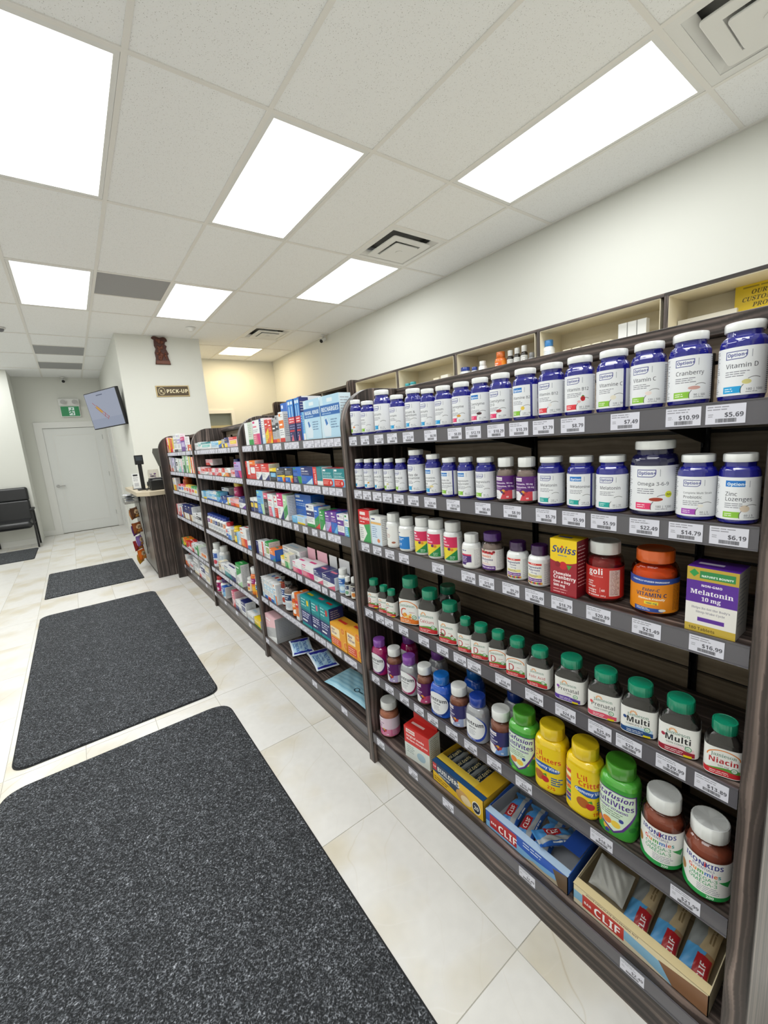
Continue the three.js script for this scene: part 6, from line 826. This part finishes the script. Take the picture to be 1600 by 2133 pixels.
  for (let i = 0; i < 3; i++) { const m = mesh('snack_packet', pillow(0.1, 0.15, 0.03, 0.01), phy([0xb9bcc2, 0x8e9298, 0xc9cbcf][i], 0.25, { metalness: 0.5 })); m.position.set(-1.75 - i * 0.004, 0.862 + i * 0.034, -3.98); m.rotation.set(0, 0.2 * i, 0); tag(m, `${['lowest', 'middle', 'topmost'][i]} silver packet in the wire basket under the counter top`, 'packet', 'silver packets in the basket'); }
  const bags = [[0.74, -3.62, 0x5c3a24, 'dark brown'], [0.70, -3.86, 0xb8732c, 'golden brown'], [0.56, -3.62, 0x8c4a20, 'rust brown'], [0.50, -3.86, 0x6a3a86, 'purple'], [0.40, -3.62, 0x8a6ab0, 'lilac'], [0.31, -3.86, 0xa03030, 'dark red'], [0.23, -3.62, 0xd86a1c, 'bright orange'], [0.14, -3.86, 0xd8a02c, 'yellow']];
  bags.forEach(([yy, z, col, n], i) => {
    const cell = A2.cell(96, 72, (c, W) => { R(c, 0, 0, W, 100, '#' + col.toString(16).padStart(6, '0')); E(c, W * 0.5, 42, W * 0.3, 24, i % 2 ? '#f0e0c0' : '#e8c8a0'); LN(c, W * 0.3, 36, W * 0.4, 2, 12, '#3a1c14', 6); E(c, W * 0.5, 80, W * 0.24, 12, '#e0a040'); });
    const g = cellUV(pillow(0.13, 0.17, 0.05, 0.012), cell); g.rotateZ(Math.PI / 2); const m = mesh('snack_bag', g, cell.mat); m.position.set(-1.755, yy, z); m.rotation.set(0.06 * Math.sin(i * 3), 0.15 * Math.sin(i * 2.1) - 0.55, 0.12); tag(m, `${n} snack bag hanging on the counter side`, 'snack bag', 'snack bags on the counter side');
  });
}
// ------------------------------------------------------------------ things on the far walls
{
  const tv = thing('television', 'wall television showing a pale slide, turned towards the aisle', 'television', [-1.775, 2.075, -4.95]); tv.rotation.set(0.12, -1.124, 0.03, 'YXZ');
  mesh('case', rbx(-0.39, 0.39, -0.25, 0.25, -0.045, 0, 0.006), M.black, tv);
  const cv = canvasOf(400, 256), c = cv.getContext('2d'); c.fillStyle = '#aeb6cb'; c.fillRect(0, 0, 400, 256); c.fillStyle = '#a3adc4'; c.fillRect(0, 190, 400, 66); c.fillStyle = '#626a84'; c.fillRect(150, 20, 80, 7);
  c.save(); c.translate(92, 86); c.scale(1.5, 1); c.rotate(0.88); c.fillStyle = '#e0b43a'; c.beginPath(); c.ellipse(50, 0, 34, 8, 0, 0, 7); c.fill(); c.strokeStyle = '#c03a34'; c.lineWidth = 3; c.beginPath(); c.moveTo(-22, -2); c.lineTo(10, -2); c.moveTo(12, -8); c.lineTo(140, -8); c.moveTo(12, 8); c.lineTo(136, 8); c.moveTo(100, -14); c.lineTo(112, 14); c.moveTo(134, -14); c.lineTo(142, 14); c.stroke(); c.restore();
  const tt = texOf(cv); mesh('screen', new THREE.PlaneGeometry(0.755, 0.475).translate(0, 0, 0.0012), std(0x101010, 0.25, { emissive: 0xffffff, emissiveMap: tt, emissiveIntensity: 0.62 }), tv);
  mesh('wall_bracket', bx(-0.06, 0.06, -0.06, 0.06, -0.15, -0.045), M.blackMetal, tv);
  const sg = thing('pickup_sign', 'brown and gold prescription PICK-UP sign on the white wall', 'sign', [-0.948, 2.265, -4.548]);
  mesh('frame', rbx(-0.215, 0.215, -0.075, 0.075, 0, 0.012, 0.003), std(0xb7a276, 0.35, { metalness: 0.5 }), sg);
  const pc = A2.cell(360, 120, (q, W) => { R(q, 0, 0, W, 100, '#4a3a1e'); ES(q, 44, 50, 30, 38, '#e6d9b0', 4); T(q, 'R', 28, 62, 36, '#e6d9b0', 'b'); T(q, 'x', 48, 76, 26, '#e6d9b0', 'b'); T(q, 'PICK-UP', 86, 70, 54, '#efe4c0', 'b'); });
  const pg = new THREE.PlaneGeometry(0.405, 0.126); pg.translate(0, 0, 0.0125); mesh('plate', cellUV(pg, pc), pc.mat, sg); sg.rotation.z = 0.02;
  // wood carving: pierced relief plaque
  const wc = thing('wood_carving', 'tall dark brown carved wooden wall plaque above the PICK-UP sign', 'carving', [-1.02, 2.625, -4.548]); const wm = std(0x4a241a, 0.55), wm2 = std(0x6b3a26, 0.5);
  const s = new THREE.Shape(); s.moveTo(-0.09, 0); s.lineTo(0.095, 0); s.lineTo(0.07, 0.12); s.lineTo(0.085, 0.14); s.lineTo(0.06, 0.2); s.lineTo(0.075, 0.24); s.lineTo(0.05, 0.26); s.lineTo(0.065, 0.3); s.lineTo(0.09, 0.31); s.quadraticCurveTo(0.085, 0.36, 0.04, 0.355); s.lineTo(0.0, 0.345); s.lineTo(-0.05, 0.36); s.quadraticCurveTo(-0.1, 0.36, -0.095, 0.335); s.lineTo(-0.07, 0.32); s.lineTo(-0.075, 0.24); s.lineTo(-0.06, 0.2); s.lineTo(-0.08, 0.15); s.lineTo(-0.075, 0.08); s.closePath();
  const h1 = new THREE.Path(); h1.absellipse(-0.02, 0.235, 0.012, 0.03, 0, 7); s.holes.push(h1); const h2 = new THREE.Path(); h2.absellipse(0.035, 0.2, 0.009, 0.02, 0, 7); s.holes.push(h2); const h3 = new THREE.Path(); h3.absellipse(-0.045, 0.14, 0.008, 0.012, 0, 7); s.holes.push(h3);
  mesh('backboard', new THREE.ExtrudeGeometry(s, { depth: 0.02, bevelEnabled: true, bevelSize: 0.003, bevelThickness: 0.004, bevelSegments: 2 }), wm, wc);
  const rel = []; for (let i = 0; i < 26; i++) { const g = new THREE.SphereGeometry(1, 10, 8); g.scale(rr(0.008, 0.02), rr(0.012, 0.035), 0.012); g.rotateZ(rr(-1, 1)); g.translate(rr(-0.055, 0.055), rr(0.05, 0.32), 0.026); rel.push(g); } mesh('carved_relief', join(rel), wm2, wc); mesh('plinth', rbx(-0.085, 0.09, 0.0, 0.045, 0.0, 0.036, 0.004), wm2, wc);
  // exit sign with emergency heads
  const ex = thing('exit_sign', 'green running man exit sign with twin emergency lights above the door', 'exit sign', [-2.11, 2.26, -8.249]);
  mesh('housing', rbx(-0.155, 0.155, -0.01, 0.2, 0, 0.05, 0.006), M.white, ex);
  const ec = canvasOf(256, 160), e = ec.getContext('2d'); e.fillStyle = '#0f8a4e'; e.fillRect(0, 0, 256, 160); e.fillStyle = '#e8f6ee'; e.fillRect(108, 14, 78, 132); e.strokeStyle = '#0f8a4e'; e.lineCap = 'round'; e.lineWidth = 13; e.beginPath(); e.moveTo(146, 58); e.lineTo(142, 92); e.lineTo(164, 108); e.lineTo(158, 134); e.moveTo(142, 92); e.lineTo(128, 112); e.lineTo(112, 116); e.moveTo(146, 60); e.lineTo(124, 70); e.lineTo(118, 86); e.moveTo(146, 60); e.lineTo(166, 74); e.lineTo(180, 66); e.stroke(); e.fillStyle = '#0f8a4e'; e.beginPath(); e.arc(154, 36, 12, 0, 7); e.fill();
  mesh('legend_plate', new THREE.PlaneGeometry(0.29, 0.185).translate(0, 0.095, 0.051), std(0x202020, 0.3, { emissive: 0xffffff, emissiveMap: texOf(ec), emissiveIntensity: 0.55 }), ex);
  const bt = mesh('battery_box', rbx(-0.165, 0.165, 0.2, 0.33, 0, 0.07, 0.008), M.white, ex); for (const x of [-0.09, 0.09]) mesh('lamp_head', cyl(0.03, 0.042, 0.05, 0, 0, 0).rotateX(Math.PI / 2).translate(x, 0.265, 0.07), std(0xb4b4b2, 0.3), bt);
  // waiting chair
  const ch = thing('waiting_chair', 'black padded waiting chair with armrest, beside the white door', 'chair', [-3.2, 0, -7.27]);
  const sl = (w, h, d, r) => new RoundedBoxGeometry(w, h, d, 4, r);
  mesh('seat', sl(0.5, 0.12, 0.5, 0.05).rotateX(0.04).translate(0, 0.415, 0.04), M.leather, ch);
  mesh('backrest', sl(0.5, 0.36, 0.08, 0.035).rotateX(-0.12).translate(0, 0.62, -0.19), M.leather, ch); mesh('headrest', sl(0.5, 0.24, 0.09, 0.04).rotateX(-0.12).translate(0, 0.9, -0.225), M.leather, ch);
  for (const x of [-0.275, 0.275]) {
    const bar = (a, b, r = 0.013) => { const A = new THREE.Vector3(...a), B = new THREE.Vector3(...b), g = new THREE.BoxGeometry(r * 2, A.distanceTo(B), r * 1.8); const q = new THREE.Quaternion().setFromUnitVectors(new THREE.Vector3(0, 1, 0), B.clone().sub(A).normalize()); g.applyQuaternion(q); const m = A.add(B).multiplyScalar(0.5); g.translate(m.x, m.y, m.z); return g; };
    mesh('leg', bar([x, 0.005, 0.24], [x, 0.63, 0.2]), M.black, ch); mesh('leg', bar([x, 0.005, -0.24], [x, 0.63, -0.14]), M.black, ch); mesh('armrest', sl(0.055, 0.035, 0.42, 0.014).translate(x, 0.645, 0.02), M.black, ch); mesh('side_rail', bar([x * 0.95, 0.4, 0.22], [x * 0.95, 0.4, -0.2], 0.011), M.black, ch);
  }
}
// ------------------------------------------------------------------ pharmacy wall shelving seen over the gondola
{
  const xf = 0.85, top = 2.147, Z = [1.86, 0.96, 0.065, -0.83, -1.73, -2.62];
  const desc = ['nearest, holding the yellow notice', 'holding three white cartons', 'holding small dropper bottles', 'holding two green-lidded pots', 'last before the dark units'];
  const cub = 1.86;
  for (let i = 0; i < 5; i++) {
    const z1 = Z[i], z0 = Z[i + 1], u = thing('wall_cabinet', 'cream open wall cubby unit in dark frame, ' + desc[i], 'cabinet', [0, 0, 0]);
    mesh('side_panel', grain(bx(xf, XR, 0, top - 0.02, z0 - 0.001, z0 + 0.022), 'y', rnd(), rnd()), M.wood, u);
    if (i === 0) mesh('side_panel', grain(bx(xf, XR, 0, top - 0.02, z1 - 0.022, z1), 'y'), M.wood, u);
    mesh('top_board', grain(bx(xf, XR, top - 0.02, top, z0, z1 - 0.001), 'z', rnd(), rnd()), M.wood, u);
    mesh('lining', join([bx(xf + 0.006, XR - 0.012, cub, top - 0.022, z0 + 0.0225, z0 + 0.026), bx(xf + 0.006, XR - 0.012, cub, top - 0.022, z1 - 0.0265, z1 - 0.023), bx(xf + 0.006, XR - 0.012, top - 0.026, top - 0.0205, z0 + 0.026, z1 - 0.027), bx(XR - 0.012, XR - 0.004, 0.1, top - 0.022, z0 + 0.0225, z1 - 0.023)]), M.cream, u);
    for (const y of [cub, 1.5, 1.15, 0.8, 0.45, 0.1]) mesh('shelf', bx(xf + 0.004, XR - 0.004, y - 0.02, y, z0 + 0.0225, z1 - 0.023), M.cream, u);
  }
  const end = new THREE.Shape(); end.moveTo(0.77, 0); end.lineTo(0.77, 2.11); end.quadraticCurveTo(0.77, 2.16, 0.83, 2.16); end.lineTo(XR, 2.16); end.lineTo(XR, 0); end.closePath();
  const endPanel = (z, y, label) => { const g = new THREE.ExtrudeGeometry(end, { depth: 0.05, bevelEnabled: true, bevelSize: 0.002, bevelThickness: 0.002, bevelSegments: 1 }); g.scale(1, y / 2.16, 1); g.translate(0, 0, z); tag(mesh('end_gable', grain(g, 'y', rnd(), rnd()), M.wood), label, 'panel'); };
  endPanel(-2.69, 2.165, 'dark rounded gable closing the cream cubby units');
  endPanel(-5.2, 2.165, 'far dark rounded gable before the warm wall');
  const dk = thing('wall_cabinet', 'dark open wall unit past the cream cubbies', 'cabinet', [0, 0, 0]);
  mesh('top_board', grain(bx(xf, XR, 2.1, 2.13, -5.14, -2.7), 'z'), M.wood, dk); mesh('back_panel', bx(XR - 0.02, XR - 0.004, 0, 2.1, -5.14, -2.7), M.black, dk); for (const z of [-3.52, -4.34]) mesh('divider', bx(xf, XR - 0.02, 0, 2.1, z, z + 0.025), std(0x8a8578, 0.5), dk); for (const y of [1.8, 1.4, 1.0, 0.6, 0.2]) mesh('shelf', grain(bx(xf + 0.02, XR - 0.021, y - 0.02, y, -5.14, -2.7), 'z'), M.wood, dk);
  // low unit along the far end
  const lo = thing('wall_cabinet', 'lower dark unit in the warm-lit corner', 'cabinet', [0, 0, 0]); mesh('body', grain(rbx(0.8, XR - 0.004, 0, 2.0, -5.86, -5.23, 0.01), 'y'), M.wood, lo);
  const itemBox = (x, z, w, h, d, label, col) => { const m = mesh('medicine_box', rbx(-d / 2, d / 2, 0, h, -w / 2, w / 2, 0.001, 1), std(col, 0.5)); m.position.set(x, cub + 0.0004, z); tag(m, label, 'box', 'pharmacy stock on the wall cubbies'); return m; };
  for (let i = 0; i < 3; i++) itemBox(0.97, 0.67 + i * 0.062, 0.056, 0.19, 0.05, `${['left', 'middle', 'right'][i]} one of three white cartons in the cream cubby`, 0xeef0f0);
  itemBox(1.0, 1.14, 0.3, 0.128, 0.03, 'white framed notice lying in the nearest cubby', 0xe4e0d4);
  itemBox(0.9, -1.0, 0.1, 0.11, 0.06, 'low white carton in the cubby, left group', 0xe9e6da); itemBox(0.9, -1.12, 0.08, 0.1, 0.06, 'small cream carton in the cubby, left group', 0xe6dcc0);
  for (let i = 0; i < 5; i++) itemBox(0.9, 0.3 + i * 0.075, 0.06, 0.09, 0.05, `${ORD[i]} little cream carton peeking over the shelving rail`, 0xe8dfc4);
  const pot = (z, r, h, cap, label, draw, x = 0.94, body = PL.white) => makeBottle({ name: 'medicine_bottle', label, category: 'bottle', group: 'pharmacy stock on the wall cubbies', at: [x, cub + 0.0004, z], r, h, kind: 'web', body, cap, draw, atlas: A2, px: 50 });
  pot(0.11, 0.045, 0.2, PL.skyb, 'white medicine bottle with sky blue cap in the cubby', simple('#eef0f0', '#d8e0e8', '#c8d0d8'));
  pot(-0.36, 0.052, 0.205, PL.tiger, 'orange and purple medicine bottle in the cubby', simple('#e88a24', '#e8641c', '#6a3a6c'), 0.94, PL.tiger);
  for (let i = 0; i < 3; i++) pot(-0.265 + i * 0.07, 0.03, 0.2 + i * 0.006, PL.capw, `${['left', 'middle', 'right'][i]} dark dropper bottle with white cap in the cubby`, simple('#dfe0de', '#c4c6c4', '#e8e8e6'), 0.95, PL.black);
  pot(-0.05, 0.03, 0.14, PL.grey, 'short green medicine bottle beside the droppers', simple('#c8ccc0', '#5a7a5c', '#dcdcd4'), 0.95, PL.grey);
  pot(-0.78, 0.06, 0.145, PL.dblue, 'wide white pot with navy lid in the cubby', simple('#eef0f0', '#e0e2e6', '#c8ccd8')); pot(-0.665, 0.035, 0.13, PL.dblue, 'narrow white pot with navy lid in the cubby', simple('#eef0f0', '#e0e2e6', '#c8ccd8')); pot(-0.565, 0.04, 0.165, PL.capw, 'white squeeze bottle with white cap in the cubby', null);
  pot(-1.56, 0.045, 0.125, PL.teal, 'left white pot with green lid in the cubby', null); pot(-1.65, 0.045, 0.12, PL.teal, 'right white pot with green lid in the cubby', null); pot(-2.45, 0.05, 0.12, PL.teal, 'low white pot with green lid, last cubby', null); pot(-2.2, 0.05, 0.125, PL.capw, 'low white pot with white lid, last cubby', null);
  const yc = A2.cell(300, 190, (c, W) => { R(c, 0, 0, W, 100, '#e8c91c'); LN(c, 14, 8, W - 30, 1, 4, '#a08a1c', 3); ['OUR USUAL AND', 'CUSTOMARY FEE FOR', 'PROFESSIONAL', 'SERVICES IN', 'DISPENSING A DRUG', 'PRODUCT IS'].forEach((t, i) => T(c, t, W / 2, 25 + i * 13, 12, '#4a3f10', 'bsic')); });
  const ng = boxGeo(0.003, 0.27, 0.42, yc, { u0: yc.u0, u1: yc.u0 + 0.002, v0: yc.v0, v1: yc.v0 + 0.002 }, { u0: yc.u0, u1: yc.u0 + 0.002, v0: yc.v0, v1: yc.v0 + 0.002 }); const nt = mesh('notice', ng, yc.mat); nt.position.set(1.09, 1.86, 1.46); tag(nt, 'yellow printed pharmacy notice standing in the nearest cubby', 'notice');
}
scene.traverse((o) => { if (o.isMesh) { o.castShadow = true; o.receiveShadow = true; } });
scene.add(camera);
renderer.render(scene, camera);
